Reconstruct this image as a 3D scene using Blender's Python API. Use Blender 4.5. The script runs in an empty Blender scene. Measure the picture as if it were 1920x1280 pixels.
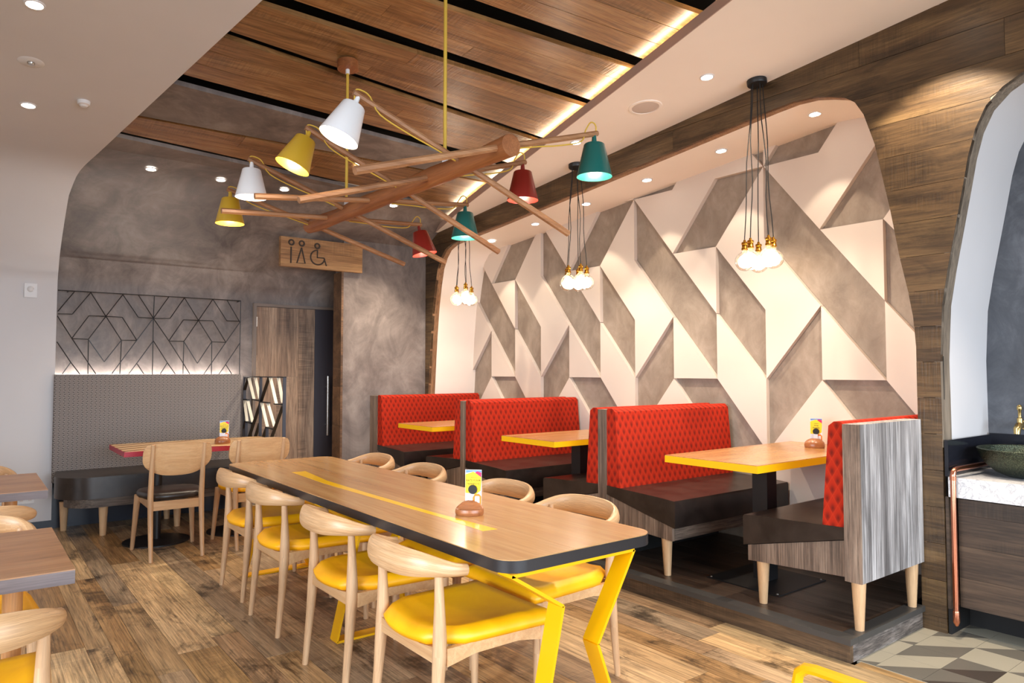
import bpy, bmesh, math, random
from mathutils import Vector, Matrix, Euler, Quaternion
R = random.Random(7)
sc = bpy.context.scene
C = sc.collection
PI = math.pi

def lin(c):
    f = lambda v: v / 12.92 if v <= 0.04045 else ((v + 0.055) / 1.055) ** 2.4
    return tuple(f(x / 255.0) for x in c)

# ------------------------------------------------------------------ camera, world, exposure
cam_d = bpy.data.cameras.new('camera'); cam = bpy.data.objects.new('camera', cam_d); C.objects.link(cam)
cam_d.sensor_width = 36.0; cam_d.lens = 1331.0 / 1920.0 * 36.0; cam_d.clip_start = 0.05
YAW, PIT, EYE = math.radians(37.67), math.radians(2.39), 1.36
fw = Vector((math.sin(YAW) * math.cos(PIT), math.cos(YAW) * math.cos(PIT), math.sin(PIT)))
rt = Vector((math.cos(YAW), -math.sin(YAW), 0)); upv = rt.cross(fw)
cam.matrix_world = Matrix(((rt.x, upv.x, -fw.x, 0), (rt.y, upv.y, -fw.y, 0), (rt.z, upv.z, -fw.z, EYE), (0, 0, 0, 1)))
sc.camera = cam

world = bpy.data.worlds.new('warm_fill'); sc.world = world; world.use_nodes = True
bg = world.node_tree.nodes['Background']
bg.inputs[0].default_value = (1.0, 0.74, 0.54, 1); bg.inputs[1].default_value = 0.18  # warm ambient fill added for the unseen rest of the shop
sc.view_settings.view_transform = 'Standard'; sc.view_settings.look = 'None'
sc.view_settings.exposure = 0.62; sc.view_settings.gamma = 1.0
sc.view_settings.use_curve_mapping = False
try:
    sc.cycles.use_denoising = True
    sc.cycles.max_bounces = 10; sc.cycles.diffuse_bounces = 5; sc.cycles.glossy_bounces = 4
    sc.cycles.transparent_max_bounces = 12
    sc.cycles.sample_clamp_indirect = 6.0
    sc.cycles.caustics_reflective = False; sc.cycles.caustics_refractive = False
except Exception: pass

def area_light(name, loc, aim, size, size_y, power, col, spread=115):
    l = bpy.data.lights.new(name, 'AREA'); l.shape = 'RECTANGLE'; l.size = size; l.size_y = size_y
    l.energy = power; l.color = col; l.spread = math.radians(spread)
    o = bpy.data.objects.new(name, l); C.objects.link(o); o.location = loc
    o.rotation_euler = (Vector(aim) - Vector(loc)).to_track_quat('-Z', 'Y').to_euler()
    return o
# shop-front windows behind the photographer
area_light('shopfront_daylight', (1.4, -3.2, 1.5), (2.0, 3.0, -0.3), 6.0, 2.0, 125, (0.72, 0.86, 1.0), 100)
# side windows to the left of the photographer
area_light('side_window_daylight', (-3.3, 1.2, 1.5), (4.0, 3.2, -0.9), 4.0, 1.8, 62, (0.80, 0.89, 1.0), 78)
WARM = (1.0, 0.85, 0.66); NEUT = (1.0, 0.84, 0.65)
P_DOWN, P_SOFFIT, P_SHADE, P_BULB = 50.0, 17.0, 2.4, 1.1

# ------------------------------------------------------------------ materials
def new_mat(name):
    m = bpy.data.materials.new(name); m.use_nodes = True
    nt = m.node_tree; b = nt.nodes['Principled BSDF']
    return m, nt, b
def N(nt, t, **kw):
    n = nt.nodes.new(t)
    for k, v in kw.items(): setattr(n, k, v)
    return n
def L(nt, a, b): nt.links.new(a, b)
def math_n(nt, op, a, b=None, c=None):
    n = N(nt, 'ShaderNodeMath', operation=op)
    for i, v in enumerate((a, b, c)):
        if v is None: continue
        if isinstance(v, (int, float)): n.inputs[i].default_value = v
        else: L(nt, v, n.inputs[i])
    return n.outputs[0]
def ramp(nt, fac, stops):
    r = N(nt, 'ShaderNodeValToRGB'); e = r.color_ramp.elements
    while len(e) < len(stops): e.new(0.5)
    for i, (p, c) in enumerate(stops):
        e[i].position = p; e[i].color = (*lin(c), 1)
    L(nt, fac, r.inputs[0]); return r.outputs[0]
def mix(nt, fac, a, b, mode='MIX'):
    n = N(nt, 'ShaderNodeMix', data_type='RGBA', blend_type=mode)
    for sock, v in ((n.inputs[0], fac), (n.inputs[6], a), (n.inputs[7], b)):
        if isinstance(v, (int, float)): sock.default_value = v
        elif isinstance(v, tuple): sock.default_value = (*v, 1) if len(v) == 3 else v
        else: L(nt, v, sock)
    return n.outputs[2]
def coords(nt, rnd=True):
    tc = N(nt, 'ShaderNodeTexCoord').outputs['Object']
    if not rnd: return tc, None
    oi = N(nt, 'ShaderNodeObjectInfo').outputs['Random']
    cx = N(nt, 'ShaderNodeCombineXYZ')
    L(nt, math_n(nt, 'MULTIPLY', oi, 31.7), cx.inputs[0]); L(nt, math_n(nt, 'MULTIPLY', oi, 17.3), cx.inputs[1]); L(nt, math_n(nt, 'MULTIPLY', oi, 53.1), cx.inputs[2])
    va = N(nt, 'ShaderNodeVectorMath', operation='ADD'); L(nt, tc, va.inputs[0]); L(nt, cx.outputs[0], va.inputs[1])
    return va.outputs[0], oi
def noise(nt, vec, scale3, detail=5, rough=0.55, dist=0.0):
    mp = N(nt, 'ShaderNodeMapping'); L(nt, vec, mp.inputs[0]); mp.inputs['Scale'].default_value = scale3
    n = N(nt, 'ShaderNodeTexNoise'); n.inputs['Scale'].default_value = 1.0
    n.inputs['Detail'].default_value = detail; n.inputs['Roughness'].default_value = rough; n.inputs['Distortion'].default_value = dist
    L(nt, mp.outputs[0], n.inputs['Vector']); return n.outputs[0]
def bump(nt, b, h, strength, dist=0.01):
    n = N(nt, 'ShaderNodeBump'); n.inputs['Strength'].default_value = strength; n.inputs['Distance'].default_value = dist
    L(nt, h, n.inputs['Height']); L(nt, n.outputs[0], b.inputs['Normal'])
def plain(name, col, rough=0.5, metal=0.0, coat=0.0, spec=None):
    m, nt, b = new_mat(name)
    b.inputs['Base Color'].default_value = (*lin(col), 1); b.inputs['Roughness'].default_value = rough
    b.inputs['Metallic'].default_value = metal; b.inputs['Coat Weight'].default_value = coat
    if spec is not None: b.inputs['Specular IOR Level'].default_value = spec
    return m
def paint(name, col, rough=0.6, var=6):
    m, nt, b = new_mat(name); v, _ = coords(nt, False)
    f = noise(nt, v, (1.3, 1.3, 1.3), 3)
    c = ramp(nt, f, [(0.3, tuple(x - var for x in col)), (0.7, tuple(min(255, x + var) for x in col))])
    L(nt, c, b.inputs['Base Color']); b.inputs['Roughness'].default_value = rough
    bump(nt, b, noise(nt, v, (160, 160, 160), 2), 0.05, 0.002); return m
def wood(name, cols, axis='Y', along=1.1, across=11.0, rough=0.45, var=0.18, fine=0.35, saw=0.0, stains=0.0, hues=None, bmp=0.12, coat=0.0):
    m, nt, b = new_mat(name); v, oi = coords(nt)
    if axis == 'U':                       # grain follows the swept shape: u runs along it, v around it
        va = N(nt, 'ShaderNodeVectorMath', operation='ADD'); L(nt, N(nt, 'ShaderNodeTexCoord').outputs['UV'], va.inputs[0])
        cx = N(nt, 'ShaderNodeCombineXYZ'); L(nt, math_n(nt, 'MULTIPLY', oi, 31.7), cx.inputs[0]); L(nt, math_n(nt, 'MULTIPLY', oi, 17.3), cx.inputs[1]); L(nt, va.inputs[0].links[0].from_socket, va.inputs[0]); L(nt, cx.outputs[0], va.inputs[1]); v = va.outputs[0]
    s = lambda al, ac: tuple(al if a == axis or (axis == 'U' and a == 'X') else ac for a in 'XYZ')
    f1 = noise(nt, v, s(along, across), 7, 0.6, 0.9)
    c = ramp(nt, f1, [(0.25 + 0.5 * i / (len(cols) - 1), k) for i, k in enumerate(cols)])
    if hues:
        hc = N(nt, 'ShaderNodeValToRGB'); hc.color_ramp.interpolation = 'CONSTANT'; e = hc.color_ramp.elements
        while len(e) < len(hues): e.new(0.5)
        for i, k in enumerate(hues): e[i].position = i / len(hues); e[i].color = (*lin(k), 1)
        L(nt, oi, hc.inputs[0]); c = mix(nt, 0.75, c, hc.outputs[0])
        c2 = ramp(nt, f1, [(0.26, (112, 104, 98)), (0.48, (228, 224, 220)), (0.7, (255, 255, 255))])
        c = mix(nt, 0.55, c, c2, 'MULTIPLY')
    f2 = noise(nt, v, s(along * 4, across * 9), 4, 0.7, 0.3)
    g = ramp(nt, f2, [(0.35, (int(255 * (1 - fine)),) * 3), (0.62, (255, 255, 255))])
    c = mix(nt, 0.8, c, g, 'MULTIPLY')
    h = f2
    if stains:
        f3 = noise(nt, v, s(2.2, 4.5), 6, 0.72, 0.5)
        st = ramp(nt, f3, [(0.52, (255, 255, 255)), (0.66, (66, 58, 52))])
        c = mix(nt, stains, c, st, 'MULTIPLY')
    if saw:
        f4 = noise(nt, v, s(95, 5), 2, 0.5); f5 = noise(nt, v, s(1.0, 3.0), 3)
        k = math_n(nt, 'MULTIPLY', f4, ramp(nt, f5, [(0.45, (0, 0, 0)), (0.6, (255, 255, 255))]))
        c = mix(nt, saw, c, ramp(nt, k, [(0.3, (255, 255, 255)), (0.6, (120, 110, 100))]), 'MULTIPLY')
        h = math_n(nt, 'ADD', f2, math_n(nt, 'MULTIPLY', k, 1.5))
    hs = N(nt, 'ShaderNodeHueSaturation'); L(nt, c, hs.inputs['Color'])
    rr = math_n(nt, 'FRACT', math_n(nt, 'MULTIPLY', oi, 7.31))
    L(nt, math_n(nt, 'ADD', math_n(nt, 'MULTIPLY', rr, 2 * var), 1 - var), hs.inputs['Value'])
    L(nt, hs.outputs[0], b.inputs['Base Color'])
    b.inputs['Roughness'].default_value = rough; b.inputs['Coat Weight'].default_value = coat; b.inputs['Coat Roughness'].default_value = 0.15
    bump(nt, b, h, bmp, 0.004); return m
def plaster(name, c1, c2, c3, rough=0.42, s=1.5):
    m, nt, b = new_mat(name); v, _ = coords(nt, False)
    f1 = noise(nt, v, (s, s, s * 0.8), 7, 0.65, 0.7); f2 = noise(nt, v, (s * 2.6, s * 2.6, s * 1.8), 7, 0.7, 0.9)
    f = math_n(nt, 'ADD', math_n(nt, 'MULTIPLY', f1, 0.55), math_n(nt, 'MULTIPLY', f2, 0.45))
    L(nt, ramp(nt, f, [(0.38, c1), (0.5, c2), (0.62, c3)]), b.inputs['Base Color'])
    L(nt, ramp(nt, f2, [(0.3, (178, 178, 178)), (0.7, (205, 205, 205))]), b.inputs['Roughness'])
    bump(nt, b, f2, 0.03, 0.01); return m
def emit(name, col, strength):
    m = bpy.data.materials.new(name); m.use_nodes = True; nt = m.node_tree; nt.nodes.clear()
    e = N(nt, 'ShaderNodeEmission'); e.inputs[0].default_value = (*col, 1); e.inputs[1].default_value = strength
    o = N(nt, 'ShaderNodeOutputMaterial'); L(nt, e.outputs[0], o.inputs[0]); return m

M = {}
M['white_ceiling'] = paint('white_ceiling_paint', (248, 238, 228), 0.55, 3)
M['white_wall'] = paint('white_wall_paint', (214, 210, 210), 0.55, 3)
M['niche_white'] = paint('niche_panel_paint', (216, 202, 190), 0.5, 3)
M['lining_white_lit'] = paint('niche_lining_lit', (246, 234, 222), 0.55, 3)  # the panels' white made lighter, painting in bounce light
M['concrete'] = plaster('dark_polished_plaster', (84, 75, 72), (118, 107, 102), (150, 139, 132), 0.4, 1.3)
M['niche_grey'] = plaster('taupe_polished_plaster', (130, 115, 102), (148, 133, 119), (166, 150, 136), 0.45, 2.4)
M['slate'] = plaster('slate_plaster', (62, 65, 72), (82, 85, 92), (112, 115, 122), 0.4, 2.0)
M['floor'] = wood('floor_reclaimed_oak', [(136, 106, 74), (190, 156, 114), (220, 190, 148)], 'Y', 0.8, 13, 0.40, 0.22, 0.45, 0.25, 0.85,
                  [(222, 184, 134), (190, 146, 92), (206, 176, 140), (232, 200, 152), (168, 136, 104), (214, 170, 110), (180, 158, 132), (228, 194, 148)], 0.15)
M['floor_base'] = plain('floor_sub', (90, 70, 50), 0.7)
M['plank_y'] = wood('wall_plank_dark', [(58, 42, 28), (96, 73, 47), (130, 103, 68)], 'Y', 0.9, 8, 0.42, 0.16, 0.35, 0.3, 0.4, None, 0.25)
M['reveal_y'] = wood('arch_reveal_oak', [(128, 92, 62), (164, 122, 86), (190, 148, 108)], 'Z', 1.0, 12, 0.5, 0.05)
M['reveal_grey'] = wood('wash_reveal_oak', [(112, 98, 84), (146, 130, 112), (168, 152, 134)], 'Z', 1.0, 12, 0.5, 0.05)
M['plank_z'] = wood('post_plank', [(74, 52, 36), (116, 84, 58), (146, 110, 78)], 'X', 1.2, 9, 0.5, 0.18, 0.35, 0.3)
M['ceil_plank'] = wood('ceiling_plank', [(108, 72, 40), (162, 116, 70), (196, 150, 100)], 'X', 0.8, 9, 0.27, 0.13, 0.3, 0.3, 0.15, None, 0.3)
M['door_wood'] = wood('door_board', [(112, 86, 68), (158, 128, 104), (194, 164, 136)], 'Z', 1.0, 9, 0.5, 0.12, 0.35, 0.5, 0.1)
M['sign_wood'] = wood('sign_board', [(132, 92, 56), (176, 130, 84), (204, 160, 108)], 'X', 1.0, 10, 0.4, 0.06, 0.3, 0.2)
M['grey_wood'] = wood('weathered_grey_board', [(84, 78, 76), (178, 172, 170), (230, 226, 226)], 'Z', 0.7, 13, 0.6, 0.06, 0.6, 0.0, 0.2, None, 0.25)
M['brown_wood'] = wood('weathered_brown_board', [(84, 68, 58), (136, 114, 98), (180, 158, 138)], 'Z', 0.9, 17, 0.6, 0.10, 0.5, 0.0, 0.2, None, 0.25)
M['brown_wood_x'] = wood('weathered_rail', [(78, 66, 58), (118, 102, 90), (150, 132, 116)], 'X', 1.6, 16, 0.6, 0.06, 0.5)
M['riser_wood'] = wood('riser_board', [(70, 52, 36), (104, 80, 56), (134, 106, 76)], 'Y', 1.2, 12, 0.6, 0.1, 0.4, 0.3)
M['bark_wood'] = wood('rough_end_board', [(60, 52, 48), (124, 112, 104), (180, 170, 162)], 'X', 3.0, 14, 0.7, 0.1, 0.6, 0.0, 0.5, None, 0.4)
M['dais_plank'] = wood('dais_plank', [(58, 46, 38), (88, 70, 58), (114, 94, 78)], 'Y', 1.0, 10, 0.35, 0.15, 0.3, 0.2)
M['oak'] = wood('pale_ash', [(196, 152, 110), (208, 168, 126), (220, 184, 142)], 'Z', 1.5, 34, 0.36, 0.04, 0.10)
M['oak_x'] = wood('pale_ash_rail', [(194, 148, 104), (206, 164, 118), (218, 180, 136)], 'X', 2.0, 40, 0.34, 0.04, 0.10)
M['oak_rail'] = wood('pale_ash_swept', [(190, 146, 102), (206, 164, 120), (220, 182, 140)], 'U', 2.2, 60, 0.34, 0.04, 0.22)
M['oak_leg'] = wood('pale_ash_turned', [(194, 150, 110), (206, 166, 126), (218, 182, 142)], 'U', 2.2, 50, 0.36, 0.04, 0.16)
M['orange_ash'] = wood('orange_ash_leg', [(182, 122, 70), (200, 142, 88), (214, 160, 106)], 'Z', 2.0, 30, 0.38, 0.04, 0.12)
M['oak_top'] = wood('oak_tabletop', [(172, 124, 76), (188, 144, 94), (204, 164, 114)], 'Y', 0.7, 8, 0.22, 0.05, 0.10, 0.0, 0.0, None, 0.02, 0.12)
M['oak_booth'] = wood('oak_booth_top', [(158, 106, 60), (178, 130, 80), (194, 148, 98)], 'X', 0.9, 9, 0.25, 0.05, 0.12, 0.0, 0.0, None, 0.02, 0.12)
M['side_top'] = wood('walnut_toned_top', [(134, 92, 60), (172, 124, 84), (194, 148, 106)], 'X', 1.2, 9, 0.35, 0.08, 0.2)
M['side_edge'] = wood('grey_mauve_edge', [(92, 80, 82), (110, 98, 98), (126, 112, 110)], 'X', 1.0, 12, 0.5, 0.05, 0.2)
M['chandelier'] = wood('chandelier_beech', [(126, 70, 36), (160, 98, 56), (180, 120, 74)], 'Y', 1.2, 14, 0.45, 0.04, 0.2)
M['rod_wood'] = wood('chandelier_rod', [(138, 92, 60), (166, 116, 78), (190, 142, 100)], 'X', 1.4, 18, 0.45, 0.06, 0.2)
M['strip_wood_a'] = wood('pale_inlay', [(226, 188, 134), (238, 204, 154), (246, 218, 174)], 'X', 1.5, 14, 0.3, 0.05, 0.12)
M['strip_wood_b'] = wood('dark_inlay', [(146, 98, 52), (170, 120, 68), (188, 138, 84)], 'X', 1.5, 14, 0.3, 0.08, 0.12)
M['holder_wood'] = wood('turned_wood', [(130, 76, 42), (160, 100, 60), (180, 120, 78)], 'X', 2, 20, 0.3, 0.05, 0.15)
M['cab_wood'] = wood('cabinet_board', [(52, 40, 32), (82, 64, 50), (104, 84, 66)], 'Y', 1.0, 9, 0.5, 0.08, 0.35, 0.4)
M['yellow_metal'] = plain('yellow_metal', (232, 172, 0), 0.35)
M['yellow_edge'] = plain('yellow_edge', (232, 178, 12), 0.4)
M['yellow_inlay'] = plain('yellow_inlay', (250, 196, 8), 0.22, 0, 0.3)
M['black_edge'] = plain('black_edge', (40, 38, 40), 0.35)
M['black_metal'] = plain('black_metal', (26, 25, 26), 0.42)
M['void_black'] = plain('void_black', (16, 14, 13), 0.8)
M['trim_black'] = plain('black_nosing', (66, 64, 62), 0.4)
M['blue_black'] = plain('blue_black_skirting', (44, 48, 58), 0.22)
M['steel'] = plain('steel', (190, 186, 180), 0.28, 1.0)
M['brass'] = plain('brass', (214, 160, 62), 0.25, 1.0)
M['tap_brass'] = plain('aged_brass', (196, 168, 110), 0.28, 1.0)
M['copper'] = plain('copper', (214, 138, 108), 0.25, 1.0)
M['plastic'] = plain('white_plastic', (226, 224, 224), 0.4)
M['grille'] = plain('speaker_grille', (205, 190, 180), 0.7)
M['red_edge'] = plain('crimson_edge', (176, 46, 66), 0.4)
M['lit_slat_pale'] = plain('lit_slat', (232, 226, 208), 0.45)  # pale colour paints the light on the slats' lit faces
M['graphite'] = plain('graphite_slat', (58, 60, 70), 0.4)
M['frame_grey'] = plain('taupe_door_frame', (122, 108, 98), 0.5)
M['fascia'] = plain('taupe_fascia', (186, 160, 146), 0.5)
M['door_dark'] = plain('charcoal_door_strip', (64, 60, 66), 0.32)
M['sym_dark'] = plain('engraved_symbol', (64, 52, 44), 0.6)
M['cord_yellow'] = plain('mustard_cord', (206, 168, 62), 0.6)
M['cord_black'] = plain('black_cord', (20, 18, 18), 0.7)
M['shade_white'] = plain('white_enamel', (228, 226, 226), 0.3)
M['shade_mustard'] = plain('mustard_enamel', (196, 156, 44), 0.35)
M['shade_red'] = plain('oxblood_enamel', (134, 36, 28), 0.3)
M['shade_teal'] = plain('teal_enamel', (30, 92, 84), 0.3)
M['tile_light'] = paint('tile_pale', (164, 156, 138), 0.45, 4)
M['tile_mid'] = paint('tile_grey', (104, 99, 90), 0.45, 4)
M['tile_dark'] = paint('tile_dark', (66, 58, 52), 0.45, 3)
M['splash'] = plain('black_splash', (30, 31, 38), 0.12)
M['card_yellow'] = plain('card_yellow', (248, 212, 20), 0.45)
M['card_white'] = plain('card_white', (228, 226, 232), 0.35)
M['card_orange'] = plain('card_orange', (240, 130, 30), 0.45)
M['card_blue'] = plain('card_blue', (96, 140, 200), 0.45)
M['card_pink'] = plain('card_pink', (214, 20, 90), 0.45)
M['ink'] = plain('ink', (24, 22, 18), 0.6)
M['led'] = emit('led_strip', (1.0, 0.87, 0.64), 18.0)
M['led_cool'] = emit('led_strip_bench', (1.0, 0.95, 0.88), 85.0)
M['lens'] = emit('downlight_lens', (1.0, 0.93, 0.82), 22.0)
M['filament'] = emit('bulb_core', (1.0, 0.88, 0.66), 5.0)
M['shade_bulb'] = emit('shade_bulb', (1.0, 0.90, 0.72), 18.0)

def leather(name, c1, c2, rough):
    m, nt, b = new_mat(name); v, _ = coords(nt)
    f = noise(nt, v, (5, 5, 5), 5, 0.6, 0.6)
    L(nt, ramp(nt, f, [(0.35, c1), (0.65, c2)]), b.inputs['Base Color']); b.inputs['Roughness'].default_value = rough
    bump(nt, b, noise(nt, v, (60, 60, 60), 3), 0.08, 0.002); return m
M['dark_leather'] = leather('dark_brown_leather', (33, 26, 23), (54, 45, 40), 0.32)
M['yellow_leather'] = leather('yellow_leather', (240, 166, 4), (250, 182, 14), 0.42)

def red_fabric():
    m, nt, b = new_mat('red_scale_fabric'); tc = N(nt, 'ShaderNodeTexCoord').outputs['Object']
    sx = N(nt, 'ShaderNodeSeparateXYZ'); L(nt, tc, sx.inputs[0])
    u = math_n(nt, 'MULTIPLY', math_n(nt, 'ADD', sx.outputs[0], sx.outputs[1]), 1 / 0.054)
    v = math_n(nt, 'MULTIPLY', sx.outputs[2], 1 / 0.090)
    p = math_n(nt, 'FRACT', math_n(nt, 'ADD', math_n(nt, 'ADD', u, v), 100)); q = math_n(nt, 'FRACT', math_n(nt, 'ADD', math_n(nt, 'SUBTRACT', u, v), 100))
    dp = math_n(nt, 'SUBTRACT', p, 0.36); dq = math_n(nt, 'SUBTRACT', q, 0.64)
    d = math_n(nt, 'SQRT', math_n(nt, 'ADD', math_n(nt, 'MULTIPLY', dp, dp), math_n(nt, 'MULTIPLY', dq, dq)))
    core = ramp(nt, d, [(0.05, (112, 30, 20)), (0.45, (170, 40, 20)), (0.6, (176, 43, 22))])
    e = math_n(nt, 'MINIMUM', p, math_n(nt, 'SUBTRACT', 1.0, q))
    line = ramp(nt, e, [(0.02, (255, 255, 255)), (0.10, (0, 0, 0))])
    c = mix(nt, math_n(nt, 'MULTIPLY', line, 0.5), core, lin((198, 60, 30)))
    L(nt, c, b.inputs['Base Color']); b.inputs['Roughness'].default_value = 0.8; b.inputs['Specular IOR Level'].default_value = 0.15
    bump(nt, b, d, 0.25, 0.004); return m
M['red_fabric'] = red_fabric()
def bench_fabric():
    m, nt, b = new_mat('grey_woven_fabric'); tc = N(nt, 'ShaderNodeTexCoord').outputs['Object']
    sx = N(nt, 'ShaderNodeSeparateXYZ'); L(nt, tc, sx.inputs[0])
    u = math_n(nt, 'MULTIPLY', sx.outputs[0], 1 / 0.034)
    z = math_n(nt, 'MULTIPLY', sx.outputs[2], 1 / 0.016)
    zig = math_n(nt, 'MULTIPLY', math_n(nt, 'PINGPONG', z, 1.0), 0.28)
    fu = math_n(nt, 'ABSOLUTE', math_n(nt, 'SUBTRACT', math_n(nt, 'FRACT', math_n(nt, 'ADD', math_n(nt, 'ADD', u, zig), 50)), 0.5))
    fz = math_n(nt, 'FRACT', math_n(nt, 'ADD', z, 50))
    dot = math_n(nt, 'MULTIPLY', math_n(nt, 'LESS_THAN', fu, 0.13), math_n(nt, 'LESS_THAN', fz, 0.5))
    li = math_n(nt, 'MULTIPLY', math_n(nt, 'LESS_THAN', fu, 0.13), math_n(nt, 'GREATER_THAN', fz, 0.7))
    c = mix(nt, dot, lin((132, 124, 120)), lin((66, 60, 62)))
    c = mix(nt, math_n(nt, 'MULTIPLY', li, 0.8), c, lin((190, 184, 178)))
    L(nt, c, b.inputs['Base Color']); b.inputs['Roughness'].default_value = 0.85
    return m
M['bench_fabric'] = bench_fabric()
def marble():
    m, nt, b = new_mat('white_marble'); v, _ = coords(nt, False)
    f = noise(nt, v, (13, 13, 13), 6, 0.6, 1.2)
    a = math_n(nt, 'ABSOLUTE', math_n(nt, 'SUBTRACT', f, 0.5))
    L(nt, ramp(nt, a, [(0.0, (176, 178, 186)), (0.012, (206, 207, 212)), (0.045, (228, 228, 231))]), b.inputs['Base Color'])
    b.inputs['Roughness'].default_value = 0.2; return m
M['marble'] = marble()
def hammered():
    m, nt, b = new_mat('hammered_bronze_green'); v, _ = coords(nt, False)
    vo = N(nt, 'ShaderNodeTexVoronoi'); vo.inputs['Scale'].default_value = 150; L(nt, v, vo.inputs['Vector'])
    L(nt, ramp(nt, vo.outputs[0], [(0.1, (84, 92, 74)), (0.7, (48, 54, 44))]), b.inputs['Base Color'])
    b.inputs['Metallic'].default_value = 0.75; b.inputs['Roughness'].default_value = 0.35
    bump(nt, b, vo.outputs[0], 0.6, 0.004); return m
M['hammered'] = hammered()
def clear_glass():
    m = bpy.data.materials.new('clear_bulb_glass'); m.use_nodes = True; nt = m.node_tree; nt.nodes.clear()
    t = N(nt, 'ShaderNodeBsdfTransparent'); t.inputs[0].default_value = (1, 0.97, 0.92, 1)
    g = N(nt, 'ShaderNodeBsdfGlossy'); g.inputs['Roughness'].default_value = 0.03
    lw = N(nt, 'ShaderNodeLayerWeight'); lw.inputs[0].default_value = 0.25
    mx = N(nt, 'ShaderNodeMixShader'); L(nt, lw.outputs['Facing'], mx.inputs[0]); L(nt, t.outputs[0], mx.inputs[1]); L(nt, g.outputs[0], mx.inputs[2])
    o = N(nt, 'ShaderNodeOutputMaterial'); L(nt, mx.outputs[0], o.inputs[0]); return m
M['glass'] = clear_glass()

# ------------------------------------------------------------------ mesh helpers
def link(name, bm, mat, parent=None, smooth=False, bevel=0.0, seg=2):
    if bevel > 0:
        eds = [e for e in bm.edges if len(e.link_faces) == 2 and e.calc_face_angle(0) > 0.5]
        try: bmesh.ops.bevel(bm, geom=eds, offset=bevel, segments=seg, profile=0.5, affect='EDGES', clamp_overlap=True)
        except Exception: pass
    bmesh.ops.recalc_face_normals(bm, faces=bm.faces[:])
    me = bpy.data.meshes.new(name); bm.to_mesh(me); bm.free()
    me.materials.append(M[mat] if isinstance(mat, str) else mat)
    if smooth:
        for p in me.polygons: p.use_smooth = True
        if smooth != 'all':
            try: me.set_sharp_from_angle(angle=math.radians(38))
            except Exception: pass
    o = bpy.data.objects.new(name, me); C.objects.link(o)
    if parent is not None: o.parent = parent
    return o
def tag(o, label=None, cat=None, group=None, kind=None):
    if label: o['label'] = label
    if cat: o['category'] = cat
    if group: o['group'] = group
    if kind: o['kind'] = kind
    return o
def thing(name, label, cat, loc=(0, 0, 0), rz=0.0, group=None):
    o = bpy.data.objects.new(name, None); o.empty_display_size = 0.1; C.objects.link(o)
    o.location = loc; o.rotation_euler = (0, 0, rz)
    return tag(o, label, cat, group)
def struct(name, label=None):
    o = bpy.data.objects.new(name, None); o.empty_display_size = 0.1; C.objects.link(o)
    return tag(o, label, None, None, 'structure')
def copy_tree(o, parent=None):
    c = o.copy(); C.objects.link(c)
    if parent is not None: c.parent = parent
    for ch in o.children: copy_tree(ch, c)
    return c
def BM(): return bmesh.new()
def add_box(bm, x0, x1, y0, y1, z0, z1):
    vs = [bm.verts.new((x, y, z)) for x in (x0, x1) for y in (y0, y1) for z in (z0, z1)]
    for f in ((0, 1, 3, 2), (4, 6, 7, 5), (0, 4, 5, 1), (2, 3, 7, 6), (0, 2, 6, 4), (1, 5, 7, 3)):
        bm.faces.new([vs[i] for i in f])
    return bm
def box(*a): return add_box(BM(), *a)
def add_prism(bm, pts, a, b, axis='Z'):
    mk = {'Z': lambda p, h: (p[0], p[1], h), 'X': lambda p, h: (h, p[0], p[1]), 'Y': lambda p, h: (p[0], h, p[1])}[axis]
    A = [bm.verts.new(mk(p, a)) for p in pts]; B = [bm.verts.new(mk(p, b)) for p in pts]
    n = len(pts)
    bm.faces.new(A[::-1]); bm.faces.new(B)
    for i in range(n): bm.faces.new((A[i], A[(i + 1) % n], B[(i + 1) % n], B[i]))
    return bm
def prism(*a, **k): return add_prism(BM(), *a, **k)
def add_tube(bm, path, rad, n=8, ry=None, caps=True):
    uvl = bm.loops.layers.uv.verify()
    P = [Vector(p) for p in path]; rad = rad if isinstance(rad, (list, tuple)) else [rad] * len(P)
    ry = rad if ry is None else (ry if isinstance(ry, (list, tuple)) else [ry] * len(P))
    rings = []; ref = None
    for i, p in enumerate(P):
        t = (P[min(i + 1, len(P) - 1)] - P[max(i - 1, 0)]).normalized()
        if ref is None:
            ref = Vector((0, 0, 1)) if abs(t.z) < 0.9 else Vector((0, 1, 0))
        s = t.cross(ref)
        if s.length < 1e-4: s = t.cross(Vector((1, 0, 0)))
        s.normalize(); u = s.cross(t).normalized(); ref = u
        rings.append([bm.verts.new(p + s * (rad[i] * math.cos(2 * PI * k / n)) + u * (ry[i] * math.sin(2 * PI * k / n))) for k in range(n)])
    run = 0.0
    for i, (a, b) in enumerate(zip(rings, rings[1:])):
        ln = (P[i + 1] - P[i]).length; per = PI * (rad[i] + ry[i])
        for k in range(n):
            f = bm.faces.new((a[k], a[(k + 1) % n], b[(k + 1) % n], b[k]))
            va, vb = abs(2 * k / n - 1) * per / 2, abs(2 * (k + 1) / n - 1) * per / 2
            for lp, uv in zip(f.loops, ((run, va), (run, vb), (run + ln, vb), (run + ln, va))): lp[uvl].uv = uv
        run += ln
    if caps: bm.faces.new(rings[0][::-1]); bm.faces.new(rings[-1])
    return bm
def tube(*a, **k): return add_tube(BM(), *a, **k)
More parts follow.
